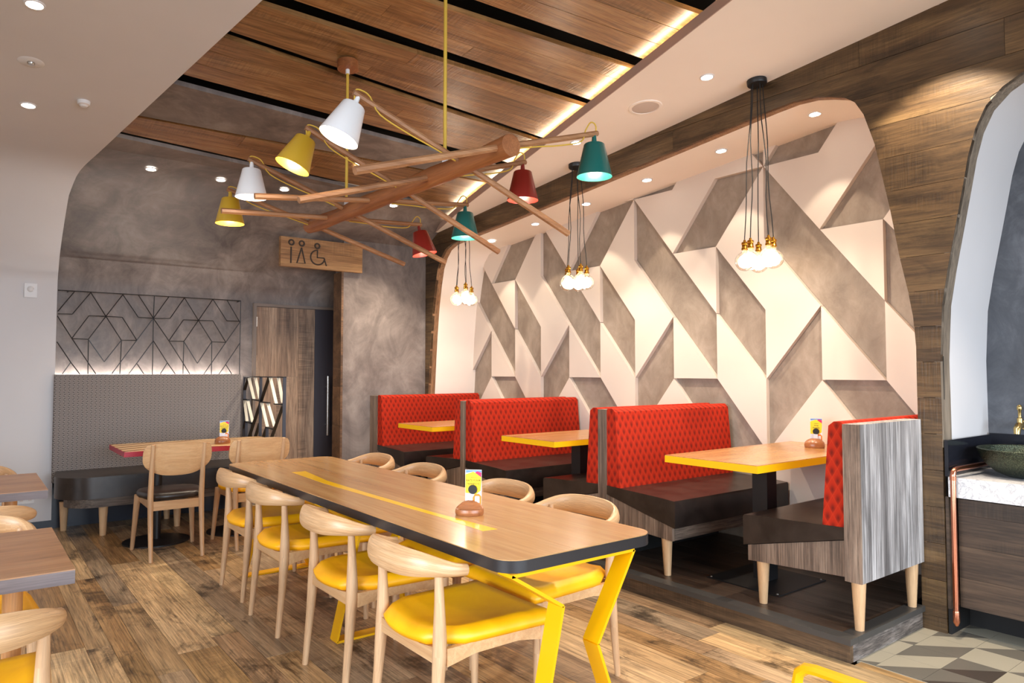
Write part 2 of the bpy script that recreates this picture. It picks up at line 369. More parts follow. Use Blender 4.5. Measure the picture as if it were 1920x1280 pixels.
def add_lathe(bm, prof, n=24, c=(0, 0, 0), closed=False):
    rings = []
    for r, z in prof:
        if r < 1e-5: rings.append([bm.verts.new((c[0], c[1], c[2] + z))])
        else: rings.append([bm.verts.new((c[0] + r * math.cos(2 * PI * k / n), c[1] + r * math.sin(2 * PI * k / n), c[2] + z)) for k in range(n)])
    pairs = list(zip(rings, rings[1:])) + ([(rings[-1], rings[0])] if closed else [])
    for a, b in pairs:
        for k in range(n):
            va = [a[k % len(a)], a[(k + 1) % len(a)]]; vb = [b[k % len(b)], b[(k + 1) % len(b)]]
            f = []
            for v in (va[0], va[1], vb[1], vb[0]):
                if v not in f: f.append(v)
            if len(f) > 2:
                try: bm.faces.new(f)
                except ValueError: pass
    if not closed:
        for r in (rings[0], rings[-1]):
            if len(r) > 2:
                try: bm.faces.new(r)
                except ValueError: pass
    return bm
def lathe(prof, n=24, c=(0, 0, 0), closed=False): return add_lathe(BM(), prof, n, c, closed)
def bar(bm, a, b, w, d, wdir):
    """flat bar from a to b: w across in the plane, d deep along wdir"""
    a, b, wd = Vector(a), Vector(b), Vector(wdir).normalized()
    t = (b - a).normalized(); s = t.cross(wd).normalized() * (w / 2); dd = wd * (d / 2)
    vs = [bm.verts.new(p + i * s + j * dd) for p in (a, b) for i in (-1, 1) for j in (-1, 1)]
    for f in ((0, 1, 3, 2), (4, 6, 7, 5), (0, 4, 5, 1), (2, 3, 7, 6), (0, 2, 6, 4), (1, 5, 7, 3)):
        bm.faces.new([vs[i] for i in f])
    return bm
def xf(bm, mat):
    bmesh.ops.transform(bm, matrix=mat, verts=bm.verts[:]); return bm
def rrect(x0, x1, y0, y1, r, n=5):
    out = []
    for cx, cy, a0 in ((x1 - r, y1 - r, 0), (x0 + r, y1 - r, 90), (x0 + r, y0 + r, 180), (x1 - r, y0 + r, 270)):
        for i in range(n + 1):
            a = math.radians(a0 + 90 * i / n); out.append((cx + r * math.cos(a), cy + r * math.sin(a)))
    return out
CE = lambda y: 3.45 - 0.0875 * y          # the sloping white ceiling
SO = lambda y: 3.26 - 0.0875 * y          # soffit inside the booth niche
def ceil_mat(x, y, dz=0.0):               # a frame that lies on the sloping ceiling
    return Matrix.Translation((x, y, CE(y) + dz)) @ Matrix.Rotation(math.atan(-0.0875), 4, 'X')
def text_mesh(s, size, mat, parent, mw, extrude=0.0004, name='lettering'):
    cu = bpy.data.curves.new('t', 'FONT'); cu.body = s; cu.size = size; cu.align_x = 'CENTER'; cu.align_y = 'CENTER'; cu.extrude = extrude
    cu.resolution_u = 3
    t = bpy.data.objects.new('t', cu); C.objects.link(t)
    dg = bpy.context.evaluated_depsgraph_get(); me = bpy.data.meshes.new_from_object(t.evaluated_get(dg))
    bpy.data.objects.remove(t); me.name = name
    me.transform(mw); me.materials.clear(); me.materials.append(M[mat])
    o = bpy.data.objects.new(name, me); C.objects.link(o); o.parent = parent; return o

# ------------------------------------------------------------------ floor
XW, XN, YG, YB = 4.07, 4.66, 6.855, 7.43
floor = struct('floor', 'floor of reclaimed oak planks in mixed browns')
link('subfloor', box(-3.5, 7.0, -3.4, 8.6, -0.10, -0.021), 'floor_base', floor)
def plank_rows(parent, x0, x1, y0, y1, z0, z1, mat, wmin, wmax, lmin, lmax, gap=0.0016):
    x = x0
    while x < x1 - 0.02:
        w = min(R.uniform(wmin, wmax), x1 - x)
        y = y0 - R.uniform(0, lmin * 0.8)
        while y < y1 - 0.01:
            l = R.uniform(lmin, lmax)
            a, b = max(y, y0), min(y + l, y1)
            if b - a > 0.03:
                bm = box(-(w - gap) / 2, (w - gap) / 2, -(b - a - gap) / 2, (b - a - gap) / 2, z0 - z1, 0)
                o = link('plank', bm, mat, parent)
                o.location = (x + w / 2, (a + b) / 2, z1 + R.uniform(-0.0006, 0.0006))
            y += l
        x += w
plank_rows(floor, -0.35, 3.30, 1.00, 7.40, -0.02, 0.0, 'floor', 0.10, 0.19, 0.9, 2.1)
link('outer_planking', box(-3.5, -0.352, -3.4, 8.0, -0.021, -0.001), 'floor', floor)
link('outer_planking', box(-0.352, 3.36, -3.4, 0.998, -0.021, -0.001), 'floor', floor)
o = link('edge_plank', box(-0.028, 0.028, -1.35, 1.35, -0.018, 0), 'floor', floor); o.location = (3.334, 0.33, 0)
# tiles by the hand-wash niche
tiles = struct('tile_floor', 'patterned triangle tiles by the wash basin')
link('grout_bed', box(3.363, 7.0, -3.4, 1.699, -0.021, -0.0022), 'tile_light', tiles)
TX, TY = 3.375, 1.62
special = {(0, 0): ('d', 'tile_light', 'tile_mid'), (1, 0): ('d2', 'tile_mid', 'tile_light'), (2, 0): ('d', 'tile_light', 'tile_mid'),
           (3, 0): ('d2', 'tile_mid', 'tile_light'), (1, 1): ('d', 'tile_mid', 'tile_dark'), (2, 1): ('d2', 'tile_light', 'tile_light'), (3, 1): ('d2', 'tile_light', 'tile_mid')}
cols3 = ['tile_light', 'tile_mid', 'tile_light', 'tile_mid', 'tile_dark']
for j in range(-1, 6):
    for i in range(0, 8):
        x0, x1 = TX + 0.2 * i + 0.001, TX + 0.2 * (i + 1) - 0.001
        y1, y0 = TY - 0.2 * j - 0.001, TY - 0.2 * (j + 1) + 0.001
        if j < 0: y1 = min(y1, 1.6985)
        d, ca, cb = special.get((i, j), (R.choice(['d', 'd2']), R.choice(cols3), R.choice(cols3)))
        if j < 0: ca, cb = 'tile_light', ('tile_mid' if i % 2 == 0 else 'tile_light')
        if d == 'd2': t1, t2 = [(x0, y1), (x1, y1), (x1, y0)], [(x0, y1), (x1, y0), (x0, y0)]
        else: t1, t2 = [(x0, y1), (x1, y1), (x0 + 0, y0)], [(x1, y1), (x1, y0), (x0, y0)]
        if d == 'd': t1, t2 = [(x0, y1), (x1, y1), (x1, y0)], [(x0, y1), (x1, y0), (x0, y0)]
        if j < 0: t1, t2 = [(x0, y1), (x1, y1), (x1, y0), (x0 + .05, y0)], [(x0, y1), (x0 + .05, y0), (x0, y0)]
        for t, cc in ((t1, ca), (t2, cb)):
            link('tile', prism(t, -0.018, 0.0), cc, tiles)

# ------------------------------------------------------------------ booth dais
dais = struct('booth_dais', 'raised dark plank platform under the booths with black nosing')
link('dais_core', box(3.33, XN, 1.74, YG, 0.0, 0.104), 'void_black', dais)
link('riser', box(3.30, 3.33, 1.70, YG, 0.0, 0.088), 'riser_wood', dais)
link('riser', box(3.3303, XW, 1.699, 1.73, 0.0, 0.088), 'bark_wood', dais)
link('nosing', box(3.276, 3.352, 1.684, YG, 0.089, 0.118), 'trim_black', dais, False, 0.004)
link('nosing', box(3.353, XW, 1.684, 1.76, 0.089, 0.118), 'trim_black', dais, False, 0.004)
plank_rows(dais, 3.354, XN, 1.762, YG, 0.104, 0.114, 'dais_plank', 0.14, 0.17, 1.6, 2.6)

# ------------------------------------------------------------------ booth arch, wash arch and plank wall
ARCH = [(6.79, 0.0), (6.79, 1.07), (6.765, 1.39), (6.734, 1.745), (6.692, 2.08), (6.65, 2.29), (6.60, 2.48), (6.532, 2.59), (6.449, 2.668), (6.333, 2.708), (6.205, 2.722)]
ARCH += [(y, SO(y)) for y in (5.5, 4.5, 3.5, 2.9, 2.55)]
ARCH += [(2.395, 3.046), (2.27, 3.036), (2.17, 3.010), (2.07, 2.975), (2.003, 2.922), (1.955, 2.838), (1.896, 2.65), (1.819, 2.261), (1.775, 1.993), (1.735, 1.80), (1.711, 1.654), (1.700, 1.49), (1.700, 0.0)]
WASH = [(1.578, 0.0), (1.579, 1.0), (1.581, 1.42), (1.566, 1.707), (1.533, 1.906), (1.454, 2.313), (1.425, 2.47), (1.39, 2.60), (1.34, 2.705), (1.264, 2.779), (1.175, 2.825), (1.0, 2.865), (0.7, 2.89), (-0.6, 2.89)]
def height_at(poly, y):
    """opening height at y (outline listed from large y to small y)"""
    for (ya, za), (yb, zb) in zip(poly, poly[1:]):
        if yb <= y <= ya and ya > yb:
            t = (ya - y) / (ya - yb); return za + t * (zb - za)
    return None
def open_h(y):
    best = 0.0
    if 1.6999 < y < 6.79: best = height_at(ARCH[1:-1], min(max(y, 1.7001), 6.7899)) or 0.0
    if y < 1.5809: best = max(best, height_at(WASH[2:], min(y, 1.5808)) or 0.0)
    return best
def simplify(rn, tol=0.0006):
    if len(rn) < 3: return rn
    a, b = rn[0], rn[-1]; worst, wi = 0, 0
    for k in range(1, len(rn) - 1):
        t = (rn[k][0] - a[0]) / (b[0] - a[0])
        e = max(abs(a[q] + t * (b[q] - a[q]) - rn[k][q]) for q in (1, 2))
        if e > worst: worst, wi = e, k
    if worst < tol: return [a, b]
    return simplify(rn[:wi + 1], tol)[:-1] + simplify(rn[wi:], tol)
wall_right = struct('wall_right', 'dark timber plank wall with two rounded arches')
ys = sorted(set([round(-0.6 + 0.04 * i, 4) for i in range(0, 187)] + [round(1.70 + 0.0015 * i, 5) for i in range(1, 270)] + [round(6.79 - 0.0015 * i, 5) for i in range(1, 240)] + [round(1.5811 - 0.0015 * i, 5) for i in range(0, 160)] + [p[0] for p in ARCH + WASH] + [1.5812, 1.6998, 6.7902, YG]))
ys = [y for y in ys if -0.6 <= y <= YG]
row_h = 0.1905; z = -0.115
while z < 3.5:
    z0, z1 = max(z + 0.001, 0.0), z + row_h - 0.001
    off = R.uniform(0, 1.9); cuts = [-0.6]
    y = -0.6 + R.uniform(0.8, 1.9)
    while y < YG: cuts.append(y); y += R.uniform(1.5, 2.2)
    cuts.append(YG)
    for a, b in zip(cuts, cuts[1:]):
        sy = [a + 0.0008] + [q for q in ys if a + 0.002 < q < b - 0.002] + [b - 0.0008]
        runs, cur = [], []
        for q in sy:
            lo, hi = max(z0, open_h(q)), min(z1, CE(q) + 0.01)
            if hi - lo > 0.002: cur.append((q, lo, hi))
            else:
                if len(cur) > 1: runs.append(cur)
                cur = []
        if len(cur) > 1: runs.append(cur)
        for rn in runs:
            keep = simplify(rn)
            yc, zc = (keep[0][0] + keep[-1][0]) / 2, (z0 + z1) / 2
            bm = BM(); d = R.uniform(-0.001, 0.001)
            F = [[(bm.verts.new((x, q - yc, lo - zc)), bm.verts.new((x, q - yc, hi - zc))) for q, lo, hi in keep] for x in (d, 0.03)]
            for k in range(len(keep) - 1):
                for s in (0, 1): bm.faces.new((F[s][k][0], F[s][k + 1][0], F[s][k + 1][1], F[s][k][1]))
                bm.faces.new((F[0][k][0], F[0][k + 1][0], F[1][k + 1][0], F[1][k][0])); bm.faces.new((F[0][k][1], F[0][k + 1][1], F[1][k + 1][1], F[1][k][1]))
            for k in (0, len(keep) - 1): bm.faces.new((F[0][k][0], F[0][k][1], F[1][k][1], F[1][k][0]))
            o = link('plank', bm, 'plank_y', wall_right); o.location = (XW, yc, zc)
    z += row_h
def shell(outline, xa, xb, th, mat, name, parent, smooth=True):
    """extrude an arch outline along X as a shell lying outside the opening"""
    n = len(outline); nor = []
    for i in range(n):
        a, b = outline[max(i - 1, 0)], outline[min(i + 1, n - 1)]
        t = Vector((b[0] - a[0], b[1] - a[1])).normalized(); nor.append(Vector((t.y, -t.x)))
    if nor[0].x < 0 and outline[0][0] > outline[-1][0]: nor = [-v for v in nor]
    bm = BM(); G = []
    for x in (xa, xb):
        G.append([(bm.verts.new((x, p[0], p[1])), bm.verts.new((x, p[0] + v.x * th, p[1] + v.y * th))) for p, v in zip(outline, nor)])
    for i in range(n - 1):
        for k in (0, 1): bm.faces.new((G[0][i][k], G[0][i + 1][k], G[1][i + 1][k], G[1][i][k]))
        for s in (0, 1): bm.faces.new((G[s][i][0], G[s][i + 1][0], G[s][i + 1][1], G[s][i][1]))
    return link(name, bm, mat, parent, smooth)
shell(ARCH, XW + 0.002, 4.155, 0.03, 'reveal_y', 'arch_reveal', wall_right)
shell([(1.579, 0.96)] + WASH[1:], XW + 0.002, 4.185, 0.03, 'reveal_grey', 'arch_reveal', wall_right)
link('wall_core', box(4.101, 4.11, 1.58, 1.70, 0, 3.0), 'void_black', wall_right)
niche = struct('wall_niche', 'white lined booth niche with raised faceted panels')
shell(ARCH, 4.156, XN + 0.12, 0.05, 'lining_white_lit', 'niche_lining', niche)
link('plaster_wall', box(XN + 0.035, XN + 0.12, 1.6, 6.95, 0.0, 3.25), 'niche_grey', niche)
# faceted panels: columns .428 apart, three-column repeat
lv = dict(g=-0.30, z=0.25, a=0.775, b=1.30, c=1.81, d=2.337, e=2.875, f=3.41)
CY = lambda k: 2.125 + 0.4275 * k
white = [[(1, 'b'), (2, 'a'), (2, 'z'), (0, 'z'), (0, 'a')],
         [(1, 'b'), (0, 'b'), (1, 'c')],
         [(1, 'd'), (0, 'c'), (0, 'd')],
         [(2, 'e'), (1, 'd'), (0, 'e'), (-1, 'e'), (0, 'f'), (1, 'e')],
         [(2, 'e'), (2, 'f'), (1, 'f')],
         [(3, 'b'), (2, 'a'), (2, 'b'), (3, 'c')],
         [(3, 'd'), (2, 'c'), (2, 'b'), (1, 'c'), (2, 'd'), (2, 'e')]]
grey = [[(2, 'e'), (1, 'd'), (0, 'c'), (0, 'b'), (1, 'c'), (2, 'd')], [(3, 'd'), (2, 'c'), (2, 'b'), (3, 'c')], [(1, 'c'), (2, 'b'), (2, 'a'), (1, 'b')],
        [(1, 'b'), (0, 'b'), (-1, 'a'), (0, 'a')], [(1, 'd'), (0, 'd'), (-1, 'e'), (0, 'e')], [(2, 'e'), (1, 'e'), (0, 'f'), (1, 'f')], [(3, 'f'), (2, 'e'), (2, 'f')]]
def clip_poly(pts, f):
    out = []
    for i in range(len(pts)):
        p, q = pts[i - 1], pts[i]; a, b = f(p), f(q)
        if (a < 0) != (b < 0):
            t = a / (a - b); out.append((p[0] + t * (q[0] - p[0]), p[1] + t * (q[1] - p[1])))
        if b >= 0: out.append(q)
    return out
def inset_poly(pts, d):
    n = len(pts); ar = sum(pts[i - 1][0] * pts[i][1] - pts[i][0] * pts[i - 1][1] for i in range(n))
    sg = 1 if ar > 0 else -1; out = []
    for i in range(n):
        p0, p1, p2 = Vector(pts[i - 1]), Vector(pts[i]), Vector(pts[(i + 1) % n])
        e1, e2 = (p1 - p0).normalized(), (p2 - p1).normalized()
        n1, n2 = Vector((-e1.y, e1.x)) * sg, Vector((-e2.y, e2.x)) * sg
        k = 1 + n1.dot(n2)
        out.append(tuple(p1 + (n1 + n2) * (d / max(k, 0.35))))
    return out
for base in (-3, 0, 3, 6, 9):
    for shapes, x_front, mat, nm, ins in ((white, XN - 0.008, 'niche_white', 'raised_panel', 0.0015), (grey, XN + 0.030, 'niche_grey', 'recessed_panel', 0.0008)):
        for poly in shapes:
            pts = [(CY(base + k), lv[l]) for k, l in poly]
            for f in (lambda p: p[0] - 1.66, lambda p: 6.81 - p[0], lambda p: SO(p[0]) + 0.03 - p[1], lambda p: p[1] - 0.12):
                pts = clip_poly(pts, f)
                if len(pts) < 3: break
            q = []
            for p in pts:
                if not q or (Vector(p) - Vector(q[-1])).length > 1e-4: q.append(p)
            if len(q) > 2 and (Vector(q[0]) - Vector(q[-1])).length < 1e-4: q.pop()
            if len(q) < 3: continue
            ar = abs(sum(q[i - 1][0] * q[i][1] - q[i][0] * q[i - 1][1] for i in range(len(q)))) / 2
            if ar < 0.002: continue
            link(nm, prism(inset_poly(q, ins), x_front, XN + 0.040, 'X'), mat, niche)

# wash niche shell
wn = struct('wall_wash_niche', 'arched hand-wash niche, white sides and slate plaster back')
shell(WASH, 4.186, 4.78, 0.06, 'white_wall', 'niche_lining', wn)
link('slate_back', box(4.70, 4.78, -0.6, 1.62, 0.0, 3.0), 'slate', wn)
link('splashback', box(4.672, 4.70, -0.6, 1.566, 0.812, 1.006), 'splash', wn, False, 0.002)
link('splashback', box(4.074, 4.672, 1.556, 1.574, 0.812, 1.0), 'splash', wn, False, 0.002)

# ------------------------------------------------------------------ back walls
wall_back = struct('wall_back', 'polished dark plaster wall that coves into the ceiling')
def cove_profile(yw, dz, rr=1.0):
    """wall up to about 2 m then a curve onto the sloping ceiling"""
    base = [(7.33, 0.0), (7.33, 1.3), (7.33, 2.05), (7.27, 2.25), (7.16, 2.40), (6.92, 2.585), (6.62, 2.765), (6.30, 2.893), (5.85, 2.938)]
    out = []
    for y, zz in base:
        k = min(max((y - 5.85) / (7.33 - 5.85), 0), 1)
        out.append((y + (yw - 7.33) * k, zz + (dz * min(1, max(0, zz - 2.0) / 0.9))))
    return out
def smooth_prof(p, n=4):
    out = []
    for i in range(len(p) - 1):
        a, b, c, d = p[max(i - 1, 0)], p[i], p[i + 1], p[min(i + 2, len(p) - 1)]
        for k in range(n):
            t = k / n
            out.append(tuple(0.5 * (2 * b[j] + (c[j] - a[j]) * t + (2 * a[j] - 5 * b[j] + 4 * c[j] - d[j]) * t * t + (3 * b[j] - a[j] - 3 * c[j] + d[j]) * t ** 3) for j in (0, 1)))
    return out + [p[-1]]
def sheet(prof, xfun0, xfun1, th, mat, name, parent, smooth='all'):
    bm = BM(); n = len(prof); G = []
    for i, (y, zz) in enumerate(prof):
        a, b = prof[max(i - 1, 0)], prof[min(i + 1, n - 1)]
        t = Vector((b[0] - a[0], b[1] - a[1])).normalized(); v = Vector((t.y, -t.x))
        if v.x < -0.01 or v.y < -0.01: v = -v
        G.append([[bm.verts.new((xx, y + v.x * h, zz + v.y * h)) for h in (0, th)] for xx in (xfun0(y), xfun1(y))])
    for i in range(n - 1):
        a, b = G[i], G[i + 1]
        for k in (0, 1): bm.faces.new((a[0][k], a[1][k], b[1][k], b[0][k]))
        for s in (0, 1): bm.faces.new((a[s][0], a[s][1], b[s][1], b[s][0]))
    for g in (G[0], G[-1]): bm.faces.new((g[0][0], g[1][0], g[1][1], g[0][1]))
    return link(name, bm, mat, parent, True)
XL = lambda y: 0.632 if y > 6.62 else (0.632 + (6.62 - y) * 0.10 if y > 6.3 else 0.667 + (6.30 - y) * 0.149)
XR = lambda y: 3.075 + 0.2165 * (y - 2.13)
prof_b = smooth_prof(cove_profile(YB, 0.08)); yend = 6.0
prof_b = [p for p in prof_b if p[0] > 6.02] + [(6.02, CE(6.02) + 0.10)]
def cove_z(y):
    for p, q in zip(prof_b, prof_b[1:]):
        if q[0] <= y <= p[0] and p[0] > q[0]: return p[1] + (q[1] - p[1]) * (p[0] - y) / (p[0] - q[0])
    return CE(y) + 0.10
sheet(prof_b, lambda y: XL(y) - 0.5, lambda y: 4.07, 0.05, 'concrete', 'plaster_cove', wall_back)
part_wall = struct('wall_partition', 'projecting plaster partition with plank end by the door')
link('plaster_face', box(3.09, XW, YG, 7.05, 0.0, 2.80), 'concrete', part_wall)
for k, (za, zb) in enumerate([(0, 0.42), (0.42, 0.80), (0.80, 1.20), (1.20, 1.40), (1.40, 2.385)]):
    link('end_board', box(3.068, 3.09, YG - 0.001, 7.05, za + 0.0008, zb - 0.0008), 'plank_z', part_wall)
link('far_corner_plank', box(XW, XW + 0.03, YG, 7.1, 0, 2.9), 'plank_y', part_wall)

# white cove on the left: wall, curve and ceiling in one sheet
wall_left = struct('wall_left', 'white wall that curves over into a sloping ceiling')
pw = smooth_prof(cove_profile(7.33, 0.0)); pw = [p for p in pw if p[0] > 5.86] + [(y, CE(y)) for y in (5.85, 5.3, 4.8, 4.3, 3.8, 3.3, 2.8, 2.2, 1.5, 0.8, -0.5, -2.6)]
pw[0] = (7.33, 0.075)
sheet(pw, lambda y: -3.5, XL, 0.04, 'white_wall', 'white_cove', wall_left)
bl = struct('baseboard_left'); link('baseboard', box(-3.5, 0.625, 7.335, 7.36, 0.0, 0.075), 'blue_black', bl)
bb = struct('baseboard_back'); link('baseboard', box(0.5, 2.33, 7.412, 7.43, 0.0, 0.10), 'blue_black', bb, False, 0.003)

# ------------------------------------------------------------------ ceilings
ceiling = struct('ceiling', 'sloping white ceiling strip above the booths')
def ceil_slab(name, pts, z_off, th, mat, parent, bevel=0.0):
    bm = BM(); A = [bm.verts.new((x, y, CE(y) + z_off)) for x, y in pts]; B = [bm.verts.new((x, y, CE(y) + z_off + th)) for x, y in pts]
    n = len(pts); bm.faces.new(A); bm.faces.new(B[::-1])
    for i in range(n): bm.faces.new((A[i], A[(i + 1) % n], B[(i + 1) % n], B[i]))
    return link(name, bm, mat, parent, False, bevel)
ceil_slab('white_slab', [(XR(-2.6), -2.6), (7.0, -2.6), (7.0, -0.6), (4.09, -0.6), (4.09, 6.8), (XR(6.62), 6.62), (3.80, 5.64), (3.665, 4.99), (3.52, 4.276), (3.28, 3.10), (XR(2.13), 2.13)], 0.0, 0.058, 'white_ceiling', ceiling)
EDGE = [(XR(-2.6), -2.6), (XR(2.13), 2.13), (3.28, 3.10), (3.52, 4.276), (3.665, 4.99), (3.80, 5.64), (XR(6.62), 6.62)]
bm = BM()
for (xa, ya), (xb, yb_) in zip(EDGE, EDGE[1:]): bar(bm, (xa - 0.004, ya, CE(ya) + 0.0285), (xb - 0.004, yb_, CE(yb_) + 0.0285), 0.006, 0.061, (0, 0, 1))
link('edge_strip', bm, 'fascia', ceiling)  # thin strip along the slab's left edge, darker than the ceiling
link('shadow_gap', box(4.05, 4.069, -0.6, 1.0, 0, 0.001), 'void_black', ceiling)
link('light_block_roof', box(-3.5, 7.0, -2.6, 8.6, 3.86, 3.95), 'void_black', ceiling)  # unseen black slab added to stop world light leaking in
ceil_slab('dark_backing', [(-0.3, 1.2), (4.6, 1.2), (4.6, 6.4), (-0.3, 6.4)], 0.30, 0.02, 'void_black', ceiling)
timber = struct('ceiling_timber', 'floating timber ceiling panels with dark gaps and a lit right edge')
def panel(l0, l1, r0, r1, rows, mat='ceil_plank'):
    """l0..l1 far/near y at the left end, r0..r1 at the right end"""
    for k in range(rows):
        t0, t1 = k / rows, (k + 1) / rows
        ya0, ya1 = l0 + (l1 - l0) * t0, l0 + (l1 - l0) * t1
        yb0, yb1 = r0 + (r1 - r0) * t0, r0 + (r1 - r0) * t1
        xl, xr = XL((ya0 + ya1) / 2) - 0.25, XR((yb0 + yb1) / 2) + 0.16
        at = lambda x, e: (x, (ya0 if e == 0 else ya1) + ((yb0 if e == 0 else yb1) - (ya0 if e == 0 else ya1)) * (x - xl) / (xr - xl))
        cuts = [xl, xl + R.uniform(0.7, 2.2)]
        while cuts[-1] < xr - 0.9: cuts.append(cuts[-1] + R.uniform(1.0, 1.9))
        cuts[-1] = xr
        for a, b in zip(cuts, cuts[1:]):
            g = 0.001
            pts = [at(a + g, 0), at(b - g, 0), at(b - g, 1), at(a + g, 1)]
            pts = [(p[0], p[1] + (g if i < 2 else -g)) for i, p in enumerate(pts)]
            cx, cy = (a + b) / 2, sum(p[1] for p in pts) / 4
            bm = BM(); z0 = CE(cy) + 0.112
            A = [bm.verts.new((x - cx, y - cy, CE(y) + 0.112 - z0)) for x, y in pts]; B = [bm.verts.new((x - cx, y - cy, CE(y) + 0.14 - z0)) for x, y in pts]
            bm.faces.new(A); bm.faces.new(B[::-1])
            for i in range(4): bm.faces.new((A[i], A[(i + 1) % 4], B[(i + 1) % 4], B[i]))
            o = link('plank', bm, mat, timber); o.location = (cx, cy, z0)
panel(1.60, 2.55, 1.55, 2.29, 4)
panel(2.68, 3.05, 2.42, 2.94, 3)
panel(3.20, 3.49, 3.06, 3.535, 3)
panel(3.625, 3.92, 3.63, 4.225, 3)
panel(4.00, 4.555, 4.305, 4.79, 3)
panel(5.365, 5.625, 5.285, 6.06, 2)
bm = BM()
for (x0, ya, yb_), (x1, yc, yd) in [((XL(5) - 0.3, 4.675, 5.30), (XR(5) + 0.15, 4.915, 5.22))]:
    A = [bm.verts.new((x, y, CE(y) + 0.10)) for x, y in ((x0, ya), (x1, yc), (x1, yd), (x0, yb_))]; B = [bm.verts.new((v.co.x, v.co.y, v.co.z + 0.03)) for v in A]
    bm.faces.new(A); bm.faces.new(B[::-1])
    for i in range(4): bm.faces.new((A[i], A[(i + 1) % 4], B[(i + 1) % 4], B[i]))
link('plaster_panel', bm, 'concrete', timber)
bm = BM()
A = [bm.verts.new((x, y, CE(y) + 0.10)) for x, y in ((XL(5.6) - 0.3, 5.70), (XR(6.1) + 0.15, 6.12), (4.05, 6.15), (XL(5.6) - 0.3, 6.05))]; B = [bm.verts.new((v.co.x, v.co.y, v.co.z + 0.03)) for v in A]
bm.faces.new(A); bm.faces.new(B[::-1])
for i in range(4): bm.faces.new((A[i], A[(i + 1) % 4], B[(i + 1) % 4], B[i]))
link('plaster_panel', bm, 'concrete', timber)
bm = BM()
for ya, yb_ in ((1.6, 3.1), (3.1, 4.276), (4.276, 5.64), (5.64, 6.5)):
    xa, xb = [min(XR(q), 3.80 if q < 5.7 and q > 5.6 else 9) + 0.05 for q in (ya, yb_)]
    bar(bm, (xa, ya, CE(ya) + 0.070), (xb, yb_, CE(yb_) + 0.070), 0.014, 0.010, (0, 0, 1))
link('led_strip', bm, 'led', timber)

# ------------------------------------------------------------------ door
door = struct('door_1', 'timber boarded door with dark strip and long steel pull')
DY = YB - 0.025
for x0, x1, z0, z1 in ((2.381, 2.60, 0.02, 2.026), (2.602, 2.83, 0.02, 1.30), (2.602, 2.83, 1.302, 2.026), (2.832, 3.009, 0.02, 2.026)):
    link('door_board', box(x0, x1, DY, DY + 0.02, z0, z1), 'door_wood', door, False, 0.001)
link('door_strip', box(3.011, 3.223, DY, DY + 0.02, 0.02, 2.028), 'door_dark', door)
for a in (box(2.35, 2.378, YB - 0.045, YB, 0, 2.06), box(3.226, 3.252, YB - 0.045, YB, 0, 2.06), box(2.378, 3.226, YB - 0.045, YB, 2.030, 2.06)):
    link('door_frame', a, 'frame_grey', door, False, 0.002)
hd = link('door_handle', tube([(3.142, YB - 0.085, 0.665), (3.142, YB - 0.085, 1.305)], 0.014, 12), 'steel', door, True)
for zz in (0.78, 1.19): link('handle_mount', tube([(3.142, YB - 0.08, zz), (3.142, DY, zz)], 0.007, 8), 'steel', hd, True)
for zz in (0.3, 1.82): link('hinge', box(2.374, 2.388, YB - 0.034, YB - 0.024, zz, zz + 0.10), 'steel', door)

# ------------------------------------------------------------------ toilet sign
sg = thing('restroom_sign', 'wooden restroom sign with three dark figures beside the partition', 'sign', (2.843, 6.83, 2.53))
link('sign_board', box(-0.432, 0.43, -0.03, 0.02, 0.014, 0.146), 'sign_wood', sg, False, 0.002)
link('sign_board', box(-0.432, 0.43, -0.03, 0.02, -0.146, 0.0125), 'sign_wood', sg, False, 0.002)
def ring(bm, x, zz, r, w=0.0088, n=20):
    add_tube(bm, [(x + r * math.cos(2 * PI * i / n), -0.0305, zz + r * math.sin(2 * PI * i / n)) for i in range(n + 1)], w, 6, caps=False)
S = lambda *p: [(a, -0.0305, b) for a, b in p]
bm = BM(); ring(bm, -0.327, 0.093, 0.024); add_tube(bm, S((-0.329, 0.048), (-0.331, -0.112)), 0.008, 6); link('man_symbol', bm, 'sym_dark', sg)
bm = BM(); ring(bm, -0.222, 0.093, 0.024); add_tube(bm, S((-0.224, 0.05), (-0.27, -0.105), (-0.187, -0.103), (-0.224, 0.05)), 0.008, 6); link('woman_symbol', bm, 'sym_dark', sg)
bm = BM(); ring(bm, -0.062, 0.084, 0.024)
add_tube(bm, S((-0.06, 0.043), (-0.061, -0.033), (0.009, -0.031), (0.036, -0.109)), 0.008, 6)
add_tube(bm, S(*[(-0.058 + 0.073 * math.cos(math.radians(a)), -0.032 + 0.073 * math.sin(math.radians(a))) for a in range(92, 358, 12)]), 0.008, 6)
link('wheelchair_symbol', bm, 'sym_dark', sg)

